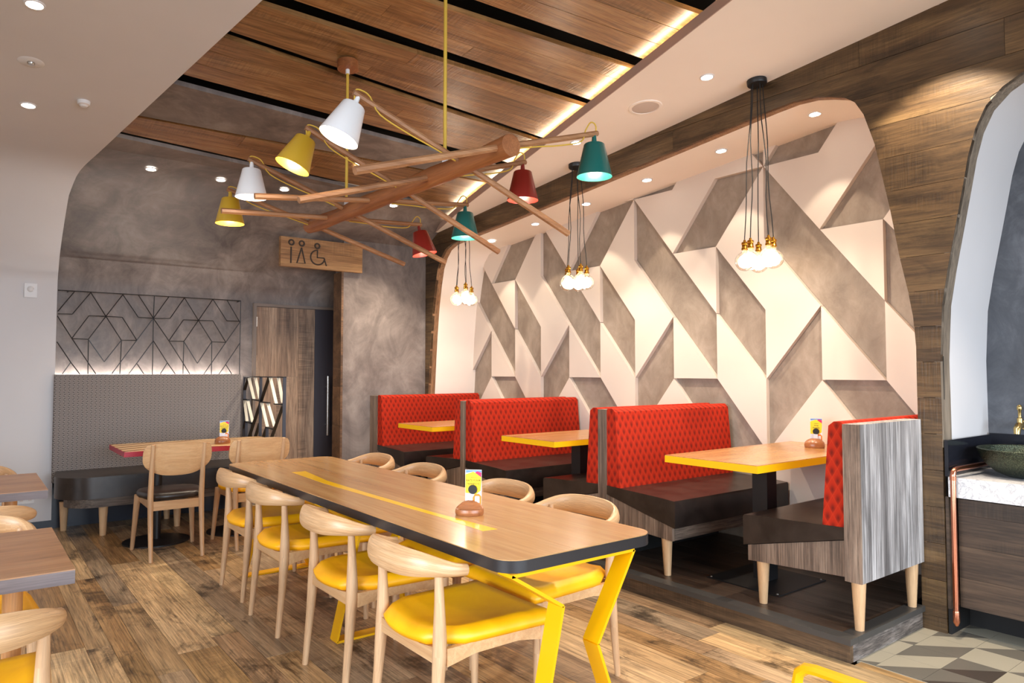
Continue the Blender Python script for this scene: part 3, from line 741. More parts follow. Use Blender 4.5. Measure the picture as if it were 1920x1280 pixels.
# ------------------------------------------------------------------ wire grid screen on the back wall
gs = thing('wire_wall_screen', 'black wire screen of diamonds fixed above the grey bench back', 'screen', (1.418, 7.33, 1.33))
GRID = [[(0.636, 2.068), (2.199, 2.069), (2.196, 1.328)], [(1.405, 2.068), (1.4, 1.856), (1.402, 1.33)], [(0.64, 1.883), (0.76, 2.062)], [(0.641, 1.861), (0.749, 1.863), (0.886, 2.064)], [(0.886, 2.064), (1.009, 1.856), (1.138, 1.642), (1.005, 1.444), (0.876, 1.644), (1.009, 1.856), (1.141, 2.062)], [(0.637, 1.843), (0.75, 1.649), (0.877, 1.438), (0.941, 1.334)], [(0.75, 1.649), (0.875, 1.854), (1.009, 1.856), (1.141, 1.853), (1.265, 1.645)], [(0.754, 1.647), (0.876, 1.644)], [(1.138, 1.642), (1.265, 1.645)], [(0.876, 1.644), (0.879, 1.334)], [(1.138, 1.642), (1.132, 1.333)], [(1.141, 2.062), (1.273, 1.859), (1.4, 1.856)], [(1.269, 2.067), (1.4, 1.856)], [(1.4, 1.856), (1.265, 1.645), (1.134, 1.44), (1.067, 1.335)], [(1.4, 1.856), (1.53, 2.067)], [(1.4, 1.856), (1.543, 1.86), (1.668, 2.066)], [(1.668, 2.066), (1.799, 1.854), (1.927, 1.648), (1.797, 1.436), (1.671, 1.646), (1.799, 1.854), (1.93, 2.068)], [(1.4, 1.856), (1.538, 1.648), (1.666, 1.44), (1.73, 1.332)], [(1.538, 1.648), (1.663, 1.853), (1.799, 1.854), (1.933, 1.855), (2.06, 1.646)], [(1.542, 1.645), (1.671, 1.646)], [(1.927, 1.648), (2.06, 1.646)], [(1.671, 1.646), (1.668, 1.329)], [(1.927, 1.648), (1.928, 1.328)], [(1.93, 2.068), (2.066, 1.861), (2.193, 1.862)], [(2.063, 2.069), (2.193, 1.851)], [(2.193, 1.851), (2.06, 1.646), (1.926, 1.436), (1.858, 1.329)], [(1.404, 1.644), (1.269, 1.432), (1.205, 1.335)], [(1.269, 1.432), (1.33, 1.333)], [(1.404, 1.644), (1.529, 1.439), (1.601, 1.332)], [(1.529, 1.439), (1.47, 1.333)], [(0.639, 1.616), (0.747, 1.437), (0.817, 1.334)], [(0.747, 1.437), (0.686, 1.336)], [(2.196, 1.64), (2.064, 1.427), (1.999, 1.328)], [(2.064, 1.427), (2.123, 1.328)]]
for pa in GRID:
    bm = BM()
    for a, b in zip(pa, pa[1:]):
        add_tube(bm, [(a[0] - 1.418, 0, a[1] - 1.33), (b[0] - 1.418, 0, b[1] - 1.33)], 0.0042, 5)
    link('wire_bar', bm, 'black_metal', gs)
for x, zz in ((-0.70, 0.735), (0.775, 0.735)):
    link('wall_fixing', tube([(x, 0, zz), (x, 0.1, zz)], 0.005, 6), 'black_metal', gs)

# ------------------------------------------------------------------ banquette
bq = thing('banquette', 'grey fabric banquette with dark leather seat along the back wall', 'bench', (1.40, 7.05, 0))
link('backrest', box(-0.775, 0.79, 0.20, 0.295, 0.40, 1.33), 'bench_fabric', bq, True, 0.03, 3)
def d_seat(x0, x1, y0, y1, r):
    pts = [(x1, y1), (x0 + 0.04, y1)]
    for i in range(9):
        a = math.radians(180 + 90 * i / 8); pts.append((x0 + r + r * math.cos(a), y0 + r + r * math.sin(a)))
    pts.append((x1, y0)); return pts
link('seat', prism(d_seat(-0.79, 0.79, -0.40, 0.22, 0.26), 0.325, 0.50), 'dark_leather', bq, True, 0.035, 3)
link('seat_base', prism(d_seat(-0.72, 0.77, -0.34, 0.20, 0.22), 0.245, 0.326), 'brown_wood_x', bq, False, 0.003)
link('back_board', box(-0.775, 0.79, 0.30, 0.36, 0.0, 1.26), 'blue_black', bq)
for x, y in ((-0.69, 0.14), (-0.45, -0.26), (0.12, -0.26), (0.70, -0.26), (0.12, 0.14), (0.70, 0.14)):
    link('leg', tube([(x, y, 0.246), (x, y, 0.0)], [0.036, 0.024], 14), 'oak', bq, True)
link('led_strip', box(-0.77, 0.785, 0.33, 0.345, 1.262, 1.272), 'led_cool', bq)

# ------------------------------------------------------------------ slatted divider at the bench end
dv = thing('slat_divider', 'open metal divider of black slats, some painted pale as if lit, at the bench end', 'divider', (2.27, 6.86, 0))
SCR = [(7.395, 1.301, 7.395, 0.0, 'g'), (6.897, 1.305, 6.90, 0.0, 'g'), (6.26, 1.309, 6.262, 0.0, 'g'), (7.40, 1.304, 6.25, 1.306, 'k'), (7.292, 1.30, 7.39, 1.17, 'k'), (6.67, 1.3, 7.39, 0.53, 'k'), (7.259, 1.289, 7.095, 1.084, 'w'), (7.064, 1.297, 6.926, 1.093, 'w'), (6.633, 1.297, 6.463, 1.061, 'w'), (6.421, 1.302, 6.301, 1.076, 'w'), (7.395, 1.063, 7.302, 0.857, 'w'), (7.291, 1.068, 7.125, 0.857, 'w'), (6.866, 1.056, 6.697, 0.838, 'w'), (6.697, 1.062, 6.499, 0.85, 'w'), (7.395, 1.073, 7.27, 1.072, 'k'), (7.125, 1.083, 6.915, 1.074, 'k'), (6.886, 1.065, 6.66, 1.064, 'k'), (6.498, 1.06, 6.29, 1.061, 'k'), (7.344, 0.855, 7.134, 0.844, 'k'), (6.724, 0.836, 6.524, 0.827, 'k'), (6.29, 1.053, 6.88, 0.42, 'k'), (7.344, 0.851, 7.39, 0.78, 'k'), (6.915, 0.86, 7.1, 0.65, 'k'), (6.715, 0.83, 6.88, 0.66, 'k'), (7.322, 0.846, 7.318, 0.3, 'g'), (6.702, 0.831, 6.70, 0.3, 'g'), (7.40, 0.30, 6.25, 0.30, 'k')]
for y0, z0, y1, z1, k in SCR:
    link({'g': 'upright_slat', 'k': 'black_slat', 'w': 'lit_slat'}[k], bar(BM(), (0, y0 - 6.86, z0), (0, y1 - 6.86, z1), 0.010, 0.028, (1, 0, 0)), {'g': 'graphite', 'k': 'black_metal', 'w': 'lit_slat_pale'}[k], dv)

# ------------------------------------------------------------------ chairs
def elbow_chair():
    """local: front +Y, origin on the floor under the seat"""
    t = thing('elbow_chair', 'elbow chair', 'chair')
    for s in (-1, 1):
        link('rear_leg', tube([(s * 0.215, -0.255, 0), (s * 0.212, -0.235, 0.22), (s * 0.208, -0.222, 0.40), (s * 0.206, -0.220, 0.46), (s * 0.206, -0.222, 0.58), (s * 0.208, -0.228, 0.70)], [0.0135, 0.0185, 0.025, 0.024, 0.0175, 0.0135], 12), 'oak_leg', t, True)
        link('front_leg', tube([(s * 0.232, 0.228, 0), (s * 0.232, 0.226, 0.22), (s * 0.230, 0.222, 0.42)], [0.0135, 0.0185, 0.022], 12), 'oak_leg', t, True)
        sb = prism([(-0.205, 0.365), (-0.205, 0.425), (0.21, 0.425), (0.21, 0.365), (0.1, 0.385), (-0.09, 0.385)], s * 0.213, s * 0.233, 'X')
        link('side_rail', sb, 'oak_x', t, False, 0.003)
    link('front_rail', box(-0.212, 0.212, 0.212, 0.232, 0.365, 0.425), 'oak_x', t, False, 0.003)
    link('rear_rail', prism([(-0.19, 0.37), (-0.19, 0.425), (-0.1, 0.412), (0.1, 0.412), (0.19, 0.425), (0.19, 0.37)], -0.235, -0.215, 'Y'), 'oak_x', t, False, 0.003)
    # padded seat
    bm = BM(); nx, ny = 17, 15; top = []; bot = []
    for j in range(ny):
        v = -1 + 2 * j / (ny - 1); rt_, rb_ = [], []
        for i in range(nx):
            u = -1 + 2 * i / (nx - 1)
            hw = 0.228 + 0.034 * (v + 1) / 2
            if v < -0.55: hw -= 0.075 * ((-0.55 - v) / 0.45)
            y = v * 0.255 + 0.012 - (0.028 * (1 - u * u) if v < -0.9 else 0)
            e = max(abs(u), abs(v)); dome = 0.47 + 0.004 * (1 - u * u) - 0.016 * (1 - u * u) * (1 - v * v) + 0.012 * abs(u) ** 2 * (0.4 + 0.6 * (v < 0.5))
            zt = dome if e < 0.99 else 0.447
            rt_.append(bm.verts.new((u * hw * (1 if e < 0.99 else 1.012), y * (1 if e < 0.99 else 1.01), zt)))
            rb_.append(bm.verts.new((u * hw * 0.985, y * 0.985, 0.424)))
        top.append(rt_); bot.append(rb_)
    for j in range(ny - 1):
        for i in range(nx - 1):
            bm.faces.new((top[j][i], top[j][i + 1], top[j + 1][i + 1], top[j + 1][i])); bm.faces.new((bot[j][i], bot[j + 1][i], bot[j + 1][i + 1], bot[j][i + 1]))
    for i in range(nx - 1):
        for j in (0, ny - 1): bm.faces.new((top[j][i], top[j][i + 1], bot[j][i + 1], bot[j][i]))
    for j in range(ny - 1):
        for i in (0, nx - 1): bm.faces.new((top[j][i], top[j + 1][i], bot[j + 1][i], bot[j][i]))
    link('seat', bm, 'yellow_leather', t, 'all')
    # curved crest rail with swept arms
    ctrl = [(0.249, -0.140, 0.682, 0.0165, 0.0200), (0.245, -0.182, 0.687, 0.0175, 0.023), (0.228, -0.226, 0.696, 0.019, 0.030), (0.186, -0.274, 0.706, 0.019, 0.040), (0.114, -0.306, 0.709, 0.018, 0.048), (0.0, -0.316, 0.710, 0.017, 0.051)]
    ctrl = ctrl + [(-a, b, c, d, e) for a, b, c, d, e in ctrl[-2::-1]]
    sp = []
    for i in range(len(ctrl) - 1):
        a, b, c, d = ctrl[max(i - 1, 0)], ctrl[i], ctrl[i + 1], ctrl[min(i + 2, len(ctrl) - 1)]
        for k in range(3):
            q = k / 3
            sp.append(tuple(0.5 * (2 * b[j] + (c[j] - a[j]) * q + (2 * a[j] - 5 * b[j] + 4 * c[j] - d[j]) * q * q + (3 * b[j] - a[j] - 3 * c[j] + d[j]) * q ** 3) for j in range(5)))
    sp.append(ctrl[-1])
    link('crest_rail', tube([p[:3] for p in sp], [p[3] for p in sp], 14, [p[4] for p in sp]), 'oak_rail', t, True)
    return t
ec = elbow_chair()
ECG = 'yellow seated elbow chairs'
spots = [(1.52, 2.29, -90, 'nearest elbow chair on the near long side of the communal table'),
         (1.545, 3.03, -90, 'second elbow chair from the front on the near long side of the communal table'),
         (1.56, 3.865, -90, 'third elbow chair from the front on the near long side of the communal table'),
         (1.59, 4.545, -90, 'farthest elbow chair on the near long side of the communal table, by the grey bench'),
         (2.10, 2.49, 90, 'nearest elbow chair between the communal table and the booths'),
         (2.12, 3.12, 90, 'second elbow chair from the front between the communal table and the booths'),
         (2.13, 4.00, 90, 'third elbow chair from the front, its crest behind the communal table'),
         (2.14, 4.70, 90, 'farthest elbow chair between the communal table and the booths'),
         (-0.02, 2.50, 0, 'elbow chair in the bottom left corner at the nearer brown table'),
         (0.0, 3.43, 180, 'elbow chair on the far side of the nearer brown table at the left edge'),
         (0.03, 4.25, 0, 'elbow chair facing the farther brown table at the left edge'),
         (0.03, 5.40, 180, 'elbow chair behind the farther brown table by the white wall')]
for i, (x, y, rz, lb) in enumerate(spots):
    o = ec if i == 0 else copy_tree(ec)
    o.location = (x, y, 0); o.rotation_euler = (0, 0, math.radians(rz)); tag(o, lb, 'chair', ECG)

def cafe_chair(seat_mat):
    t = thing('cafe_chair', 'chair', 'chair')      # front +Y
    for s in (-1, 1):
        link('rear_leg', tube([(s * 0.172, -0.275, 0), (s * 0.172, -0.235, 0.25), (s * 0.172, -0.215, 0.45), (s * 0.172, -0.245, 0.65), (s * 0.172, -0.29, 0.835)], [0.014, 0.018, 0.02, 0.017, 0.013], 10), 'oak_leg', t, True)
        link('front_leg', tube([(s * 0.215, 0.235, 0), (s * 0.19, 0.185, 0.42)], [0.0145, 0.024], 10), 'oak_leg', t, True)
        link('side_rail', xf(box(-0.01, 0.01, -0.2, 0.18, 0.375, 0.43), Matrix.Translation((s * 0.178, 0, 0))), 'oak_x', t, False, 0.003)
    link('rear_rail', box(-0.158, 0.158, -0.225, -0.203, 0.355, 0.42), 'oak_x', t, False, 0.003)
    link('front_rail', box(-0.17, 0.17, 0.165, 0.185, 0.375, 0.43), 'oak_x', t, False, 0.003)
    prof = []
    for i in range(28):
        a = 2 * PI * i / 28; r = 1 / (abs(math.cos(a)) ** 3.2 + abs(math.sin(a)) ** 3.2) ** (1 / 3.2)
        prof.append((0.222 * r * math.cos(a) * (0.93 + 0.07 * (math.sin(a) > 0)), 0.225 * r * math.sin(a) - 0.01))
    bm = BM(); cen = []
    for sc_, zz in ((0.95, 0.428), (1.0, 0.440), (1.0, 0.456), (0.95, 0.472), (0.75, 0.480), (0.3, 0.479)):
        cen.append([bm.verts.new((x * sc_, y * sc_, zz)) for x, y in prof])
    for a, b in zip(cen, cen[1:]):
        for k in range(28): bm.faces.new((a[k], a[(k + 1) % 28], b[(k + 1) % 28], b[k]))
    bm.faces.new(cen[0]); bm.faces.new(cen[-1])
    link('seat', bm, seat_mat, t, 'all')
    # bowed plywood back with rounded corners
    bm = BM(); nx, nz = 15, 11; G = {}
    for f in (0, 1):
        for i in range(nx):
            for j in range(nz):
                u, v = -1 + 2 * i / (nx - 1), -1 + 2 * j / (nz - 1)
                # map square to a rounded shield
                k = (abs(u) ** 3 * abs(v) ** 3)
                hw = 0.232 - 0.030 * max(0, -v) ** 1.6
                x = u * hw * (1 - 0.10 * abs(v) ** 4); zz = 0.725 + v * 0.122 * (1 - (0.16 if v > 0 else 0.34) * abs(u) ** 3)
                y = -0.262 - (zz - 0.65) * 0.25 + 0.035 * u * u + f * 0.013
                G[f, i, j] = bm.verts.new((x, y, zz))
    for f in (0, 1):
        for i in range(nx - 1):
            for j in range(nz - 1): bm.faces.new((G[f, i, j], G[f, i + 1, j], G[f, i + 1, j + 1], G[f, i, j + 1]))
    for i in range(nx - 1):
        for j in (0, nz - 1): bm.faces.new((G[0, i, j], G[0, i + 1, j], G[1, i + 1, j], G[1, i, j]))
    for j in range(nz - 1):
        for i in (0, nx - 1): bm.faces.new((G[0, i, j], G[0, i, j + 1], G[1, i, j + 1], G[1, i, j]))
    link('backrest', bm, 'oak_x', t, True)
    return t
c1 = cafe_chair('dark_leather'); c1.location = (1.262, 5.87, 0); c1.rotation_euler = (0, 0, math.radians(-1))
tag(c1, 'ash cafe chair with round plywood back and dark leather seat', 'chair', 'cafe chairs at the striped table')
c2 = cafe_chair('yellow_leather'); c2.location = (1.845, 5.85, 0)
tag(c2, 'ash cafe chair with round plywood back and yellow seat, beside the divider', 'chair', 'cafe chairs at the striped table')

# ------------------------------------------------------------------ communal table
ct = thing('communal_table', 'long oak communal table with black edge and yellow zigzag frames', 'table', (1.75, 3.36, 0))
X0, X1, Y0, Y1 = -0.355, 0.365, -1.53, 1.56
def cham(x0, x1, y0, y1, r): return rrect(x0, x1, y0, y1, r, 6)
edge = cham(X0, X1, Y0, Y1, 0.085)
link('table_edge', prism(edge, 0.703, 0.7425), 'black_edge', ct, True)
inner = inset_poly(edge, 0.0015)
link('top_board', prism(clip_poly(inner, lambda p: -0.058 - p[0]), 0.7426, 0.7455), 'oak_top', ct)
link('top_board', prism(clip_poly(inner, lambda p: p[0] + 0.057), 0.7426, 0.7455), 'oak_top', ct)
st = [(1.596, 4.259), (1.68, 4.253), (1.632, 3.807), (1.63, 3.487), (1.636, 2.694), (1.662, 2.245), (1.597, 2.253), (1.606, 2.611), (1.587, 3.394), (1.58, 3.751)]
link('yellow_inlay', prism([(x - 1.75, y - 3.36) for x, y in st], 0.7456, 0.7461), 'yellow_inlay', ct)
for yy in (-1.49, 0.06, 1.50):
    loop = [(-0.335, 0.697), (0.24, 0.697), (0.05, 0.395), (0.20, 0.006), (-0.24, 0.006), (-0.112, 0.56)]
    bm = BM()
    for a, b in zip(loop, loop[1:] + loop[:1]):
        bar(bm, (a[0], yy, a[1]), (b[0], yy, b[1]), 0.011, 0.075, (0, 1, 0))
    link('frame_leg', bm, 'yellow_metal', ct, False)

# ------------------------------------------------------------------ striped table with red edge
pt = thing('striped_table', 'chevron striped table with crimson edge in front of the grey bench', 'table', (1.59, 6.35, 0))
bx0, bx1, by0, by1 = -0.62, 0.61, -0.335, 0.36
link('table_edge', box(bx0, bx1, by0, by1, 0.714, 0.752), 'red_edge', pt, False, 0.002)
nS = 22; xs = [bx0 + 0.003 + (bx1 - bx0 - 0.006) * i / 2 for i in range(3)]
for h in range(2):
    xa, xb = xs[h], xs[h + 1]; sl = 0.30 if h == 0 else -0.30
    for k in range(-8, nS):
        w = (by1 - by0) / 9; y0 = by0 + (k) * w
        q = [(xa, y0 - (0 if sl > 0 else -sl)), (xb, y0 + (sl if sl > 0 else 0) - (0)), (xb, y0 + w + (sl if sl > 0 else 0)), (xa, y0 + w - (0 if sl > 0 else -sl))]
        if sl < 0: q = [(xa, y0 + 0.30), (xb, y0), (xb, y0 + w), (xa, y0 + w + 0.30)]
        q = clip_poly(clip_poly(q, lambda p: p[1] - by0 - 0.003), lambda p: by1 - 0.003 - p[1])
        if len(q) > 2: link('inlay_strip', prism(q, 0.7521, 0.7545), 'strip_wood_a' if k % 2 else 'strip_wood_b', pt)
for x in (-0.33, 0.30):
    link('base_plate', lathe([(0.0, 0.0), (0.245, 0.0), (0.245, 0.010), (0.06, 0.022), (0.0, 0.022)], 32, (x, -0.05, 0)), 'black_metal', pt, True)
    link('pedestal', tube([(x, -0.05, 0.02), (x, -0.05, 0.714)], 0.031, 16), 'black_metal', pt, True)

# ------------------------------------------------------------------ small brown tables on the left
def side_table(x1, y0, y1, lb):
    t = thing('side_table', lb, 'table', (x1 - 0.4, (y0 + y1) / 2, 0), 0, 'small brown tables at the left edge')
    hy = (y1 - y0) / 2
    link('tabletop', box(-0.4, 0.4, -hy, hy, 0.7485, 0.752), 'side_top', t)
    link('table_edge', box(-0.4, 0.4, -hy, hy, 0.708, 0.7483), 'side_edge', t, False, 0.002)
    for x in (0.262, -0.262):
        link('leg', tube([(x, 0, 0.709), (x, 0, 0.35), (x, 0, 0.032)], [0.030, 0.028, 0.026], 16), 'orange_ash', t, True)
        link('foot', box(x - 0.03, x + 0.03, -0.26, 0.26, 0.0, 0.032), 'orange_ash', t, False, 0.006)
side_table(0.288, 2.574, 3.31, 'nearer small brown table with grey edge at the left of the photo')
side_table(0.36, 4.37, 5.13, 'farther small brown table with grey edge, close to the white wall')

# ------------------------------------------------------------------ booths
DZ = 0.115
def booth(yc, sides, lb, th=0.08, blank_out=False):
    """sides: list of +1 / -1, seat direction along Y"""
    t = thing('booth', lb, 'booth', (3.40, yc, DZ), 0, 'red upholstered booths')
    W = XN - 3.40 - 0.03; WS = 0.664 if len(sides) == 1 else W
    # vertical boards of the spine
    n = 7
    for k in range(n):
        x0, x1 = 0.0 + WS * k / n, WS * (k + 1) / n
        if not blank_out and k > 0: continue
        link('back_board', box(x0 + 0.0006, x1 - 0.0006, -th / 2, th / 2, 0.235, 0.988), 'grey_wood' if blank_out else 'brown_wood', t, False, 0.002)
    if not blank_out: link('spine', box(WS / n, WS, -th / 2, th / 2, 0.235, 0.985), 'brown_wood', t)
    if blank_out: link('end_board', box(-0.012, -0.0005, -th / 2, th / 2, 0.235, 0.988), 'brown_wood', t, False, 0.001)
    for s in sides:
        f = lambda y: s * (th / 2 + y)
        link('back_cushion', prism([(f(0.001), 0.482), (f(0.118), 0.482), (f(0.078), 0.975), (f(0.05), 0.997), (f(0.012), 0.997), (f(0.001), 0.985)], 0.004, W, 'X'), 'red_fabric', t, True, 0.012, 2)
        link('seat_cushion', prism([(f(0.001), 0.43), (f(0.001), 0.487), (f(0.45), 0.470), (f(0.565), 0.462), (f(0.572), 0.45), (f(0.570), 0.30)], 0.0, W, 'X'), 'dark_leather', t, True, 0.014, 2)
        m = 5
        for k in range(m):
            a, b = 0.001 + 0.545 * k / m, 0.001 + 0.545 * (k + 1) / m
            zt = lambda y: 0.43 - 0.13 * y / 0.57 - 0.004
            zb = lambda y: 0.25 - 0.03 * y / 0.55
            link('side_board', prism([(f(a), zb(a)), (f(b) - s * 0.0008, zb(b)), (f(b) - s * 0.0008, zt(b)), (f(a), zt(a))], 0.006, 0.028, 'X'), 'brown_wood', t)
        link('front_board', box(0.03, W, min(f(0.525), f(0.546)), max(f(0.525), f(0.546)), 0.221, 0.305), 'brown_wood_x', t)
        link('seat_base', box(0.03, W, min(f(0.001), f(0.524)), max(f(0.001), f(0.524)), 0.245, 0.30), 'void_black', t)
        for x in (0.04, W - 0.08):
            link('leg', tube([(x, f(0.475), 0.235), (x, f(0.478), 0.0)], [0.034, 0.021], 14), 'oak', t, True)
    if len(sides) == 1:
        s = sides[0]
        for x in (0.04, WS - 0.06): link('leg', tube([(x, -s * 0.0, 0.237), (x, 0, 0.0)], [0.034, 0.021], 14), 'oak', t, True)
    else:
        link('kick_board', box(0.12, W, -0.02, 0.02, 0.0, 0.236), 'void_black', t)
    return t
booth(1.722, [1], 'end booth with weathered grey plank back facing the wash basin', 0.082, True)
booth(3.416, [1, -1], 'double sided red booth, second from the wash basin end', 0.08)
booth(5.094, [1, -1], 'double sided red booth, third from the wash basin end')
booth(6.768, [-1], 'single sided red booth against the plaster partition', 0.17)

def booth_table(yc, lb):
    t = thing('booth_table', lb, 'table', (3.30, yc, DZ), 0, 'yellow edged booth tables')
    link('tabletop', box(0.002, XN - 3.30 - 0.012, -0.308, 0.308, 0.7465, 0.75), 'oak_booth', t)
    link('table_edge', box(0, XN - 3.30 - 0.012, -0.31, 0.31, 0.708, 0.7463), 'yellow_edge', t, False, 0.001)
    link('post', box(0.49, 0.59, -0.05, 0.05, 0.006, 0.708), 'black_metal', t, False, 0.003)
    link('base_plate', box(0.29, 0.79, -0.24, 0.24, 0.0, 0.006), 'black_metal', t)
    for x in (0.31, 0.77):
        for y in (-0.22, 0.22): link('bolt', lathe([(0, 0.0062), (0.007, 0.0062), (0.005, 0.010), (0, 0.011)], 8, (x, y, 0)), 'steel', t)
booth_table(2.484, 'yellow edged booth table nearest the wash basin')
booth_table(4.097, 'yellow edged booth table between the two double sided booths')
booth_table(5.742, 'yellow edged booth table farthest from the wash basin')

# ------------------------------------------------------------------ menu holders
def menu_holder(loc, rz, lb, lines, open_front, z=0):
    t = thing('menu_holder', lb, 'menu holder', loc, rz, 'wooden menu holders')      # front faces -Y
    bm = BM(); n = 32; rings = []
    sm = lambda q: min(max(q, 0), 1) ** 2 * (3 - 2 * min(max(q, 0), 1))
    def top(x, y, r):
        mound = 0.060 - 0.030 * r ** 3.0
        if not open_front: return mound
        q = sm((y + 0.010 - 0.12 * abs(x)) / 0.030)
        return (0.012 + 0.014 * sm((r - 0.55) / 0.3)) * (1 - q) + mound * q
    for r, drop in ((0.12, None), (0.3, None), (0.45, None), (0.6, None), (0.72, None), (0.82, None), (0.9, None), (0.96, None), (1.0, 0.018), (1.0, 0.008), (0.94, 0.0)):
        ring_ = []
        for k in range(n):
            a = 2 * PI * k / n; x, y = 0.062 * r * math.cos(a), 0.052 * r * math.sin(a)
            ring_.append(bm.verts.new((x, y, top(x, y, r) if drop is None else drop)))
        rings.append(ring_)
    for a, b in zip(rings, rings[1:]):
        for k in range(n): bm.faces.new((a[k], a[(k + 1) % n], b[(k + 1) % n], b[k]))
    bm.faces.new(rings[0]); bm.faces.new(rings[-1][::-1])
    link('holder_base', bm, 'holder_wood', t, True)
    cardm = Matrix.Translation((0.012, 0.022, 0.03))
    w, h = 0.036, 0.158
    def flat(name, pts, mat, d): return link(name, prism([(p[0] + 0.012, p[1] + 0.03) for p in pts], 0.022 - d, 0.022 - d + 0.0005, 'Y'), mat, t)
    link('card', box(0.012 - w, 0.012 + w, 0.022, 0.0235, 0.03, 0.03 + h), 'card_white', t)
    flat('card_print', [(-w + .001, h - .02), (-w + .001, .058), (-.012, .056), (0.010, .052), (w - .004, .068), (w - .001, h - .05), (w - .001, h - .03), (0.0, h - .008)], 'card_yellow', 0.0007)
    flat('card_blue_band', [(-w + .002, h - .002), (-w + .004, h - .014), (0.0, h - .007), (w - .001, h - .012), (w - .001, h - .002)], 'card_blue', 0.0006)
    flat('card_pink_corner', [(0.006, h - .012), (w - .001, h - .032), (w - .001, h - .012), (0.018, h - .006)], 'card_pink', 0.0009)
    flat('order_tab', [(-.004, 0.0), (w - .001, 0.0), (w - .001, .045), (.024, .056), (.006, .054), (-.003, .04)], 'card_orange', 0.0008)
    flat('blank_label', rrect(0.007, 0.027, 0.012, 0.045, .003, 2), 'card_white', 0.0013)
    mw = lambda zz, x=0.012: Matrix.Translation((x, 0.0208, 0.03 + zz)) @ Matrix.Rotation(PI / 2, 4, 'X')
    link('headline_rule', box(0.0, 0.028, 0.0205, 0.0212, 0.03 + h - .034, 0.03 + h - .0325), 'ink', t)
    text_mesh(lines[0], 0.0118, 'ink', t, mw(h - .046)); text_mesh(lines[1], 0.0118, 'ink', t, mw(h - .061))
    tk = link('table_token', lathe([(0, -.003), (0.019, -.003), (0.020, 0), (0.019, .003), (0, .003)], 20), 'ink', t, True)
    tk.location = (0.010, 0.016 if open_front else 0.008, 0.104); tk.rotation_euler = (PI / 2, 0, 0)
    if not open_front: link('token_stem', box(-0.004, 0.020, 0.005, 0.011, 0.05, 0.088), 'card_white', t, False, 0.001)
    return t
menu_holder((1.735, 2.545, 0.7456), math.radians(-46), 'carved wooden menu holder standing on the communal table', ('RATE YOUR', "NANDO'S"), True)
menu_holder((1.735, 6.22, 0.7546), math.radians(-16), 'rounded wooden menu holder standing on the striped table', ('RATE YOUR', "NANDO'S"), False)
menu_holder((4.375, 2.46, DZ + 0.7502), math.radians(-58), 'rounded wooden menu holder on the booth table nearest the basin', ('Wing', 'Roulette'), False)
menu_holder((4.42, 4.00, DZ + 0.7502), math.radians(-45), 'menu holder whose card tip shows over the second booth', ('RATE YOUR', "NANDO'S"), False)

# ------------------------------------------------------------------ branch chandelier
ch = thing('branch_chandelier', 'wooden branch chandelier with eight coloured shades on two yellow stems', 'chandelier', (1.77, 3.4, 2.30))
o3 = Vector((1.77, 3.4, 2.30))
loc3 = lambda *p: tuple(Vector(p) - o3)
tr = [(1.765, 4.46, 2.300), (1.775, 4.33, 2.306), (1.768, 4.00, 2.297), (1.774, 3.62, 2.301), (1.768, 3.25, 2.295), (1.775, 2.9, 2.299), (1.77, 2.55, 2.292), (1.772, 2.30, 2.295)]
link('trunk', tube([loc3(*p) for p in tr], [0.040, 0.050, 0.042, 0.050, 0.043, 0.049, 0.042, 0.048], 14), 'chandelier', ch, True, 0.0)
rods = [((1.246, 2.644, 2.486), (2.399, 2.644, 2.053), 'shade_white', 'tilt'), ((1.269, 3.216, 2.503), (2.387, 3.216, 2.036), 'shade_mustard', 'tilt'),
        ((1.205, 3.863, 2.497), (2.44, 3.863, 2.059), 'shade_white', ''), ((1.244, 4.385, 2.446), (2.43, 4.385, 2.11), 'shade_mustard', ''),
        ((2.294, 2.346, 2.462), (1.096, 2.346, 2.08), 'shade_teal', ''), ((2.319, 2.911, 2.464), (1.106, 2.911, 2.084), 'shade_red', ''),
        ((2.358, 3.515, 2.357), (1.112, 3.515, 2.219), 'shade_teal', ''), ((2.37, 4.084, 2.332), (1.112, 4.084, 2.25), 'shade_red', 'lean')]
shade_lab = {'shade_white': 'white enamel shade', 'shade_mustard': 'mustard enamel shade', 'shade_teal': 'teal enamel shade', 'shade_red': 'dark red enamel shade'}
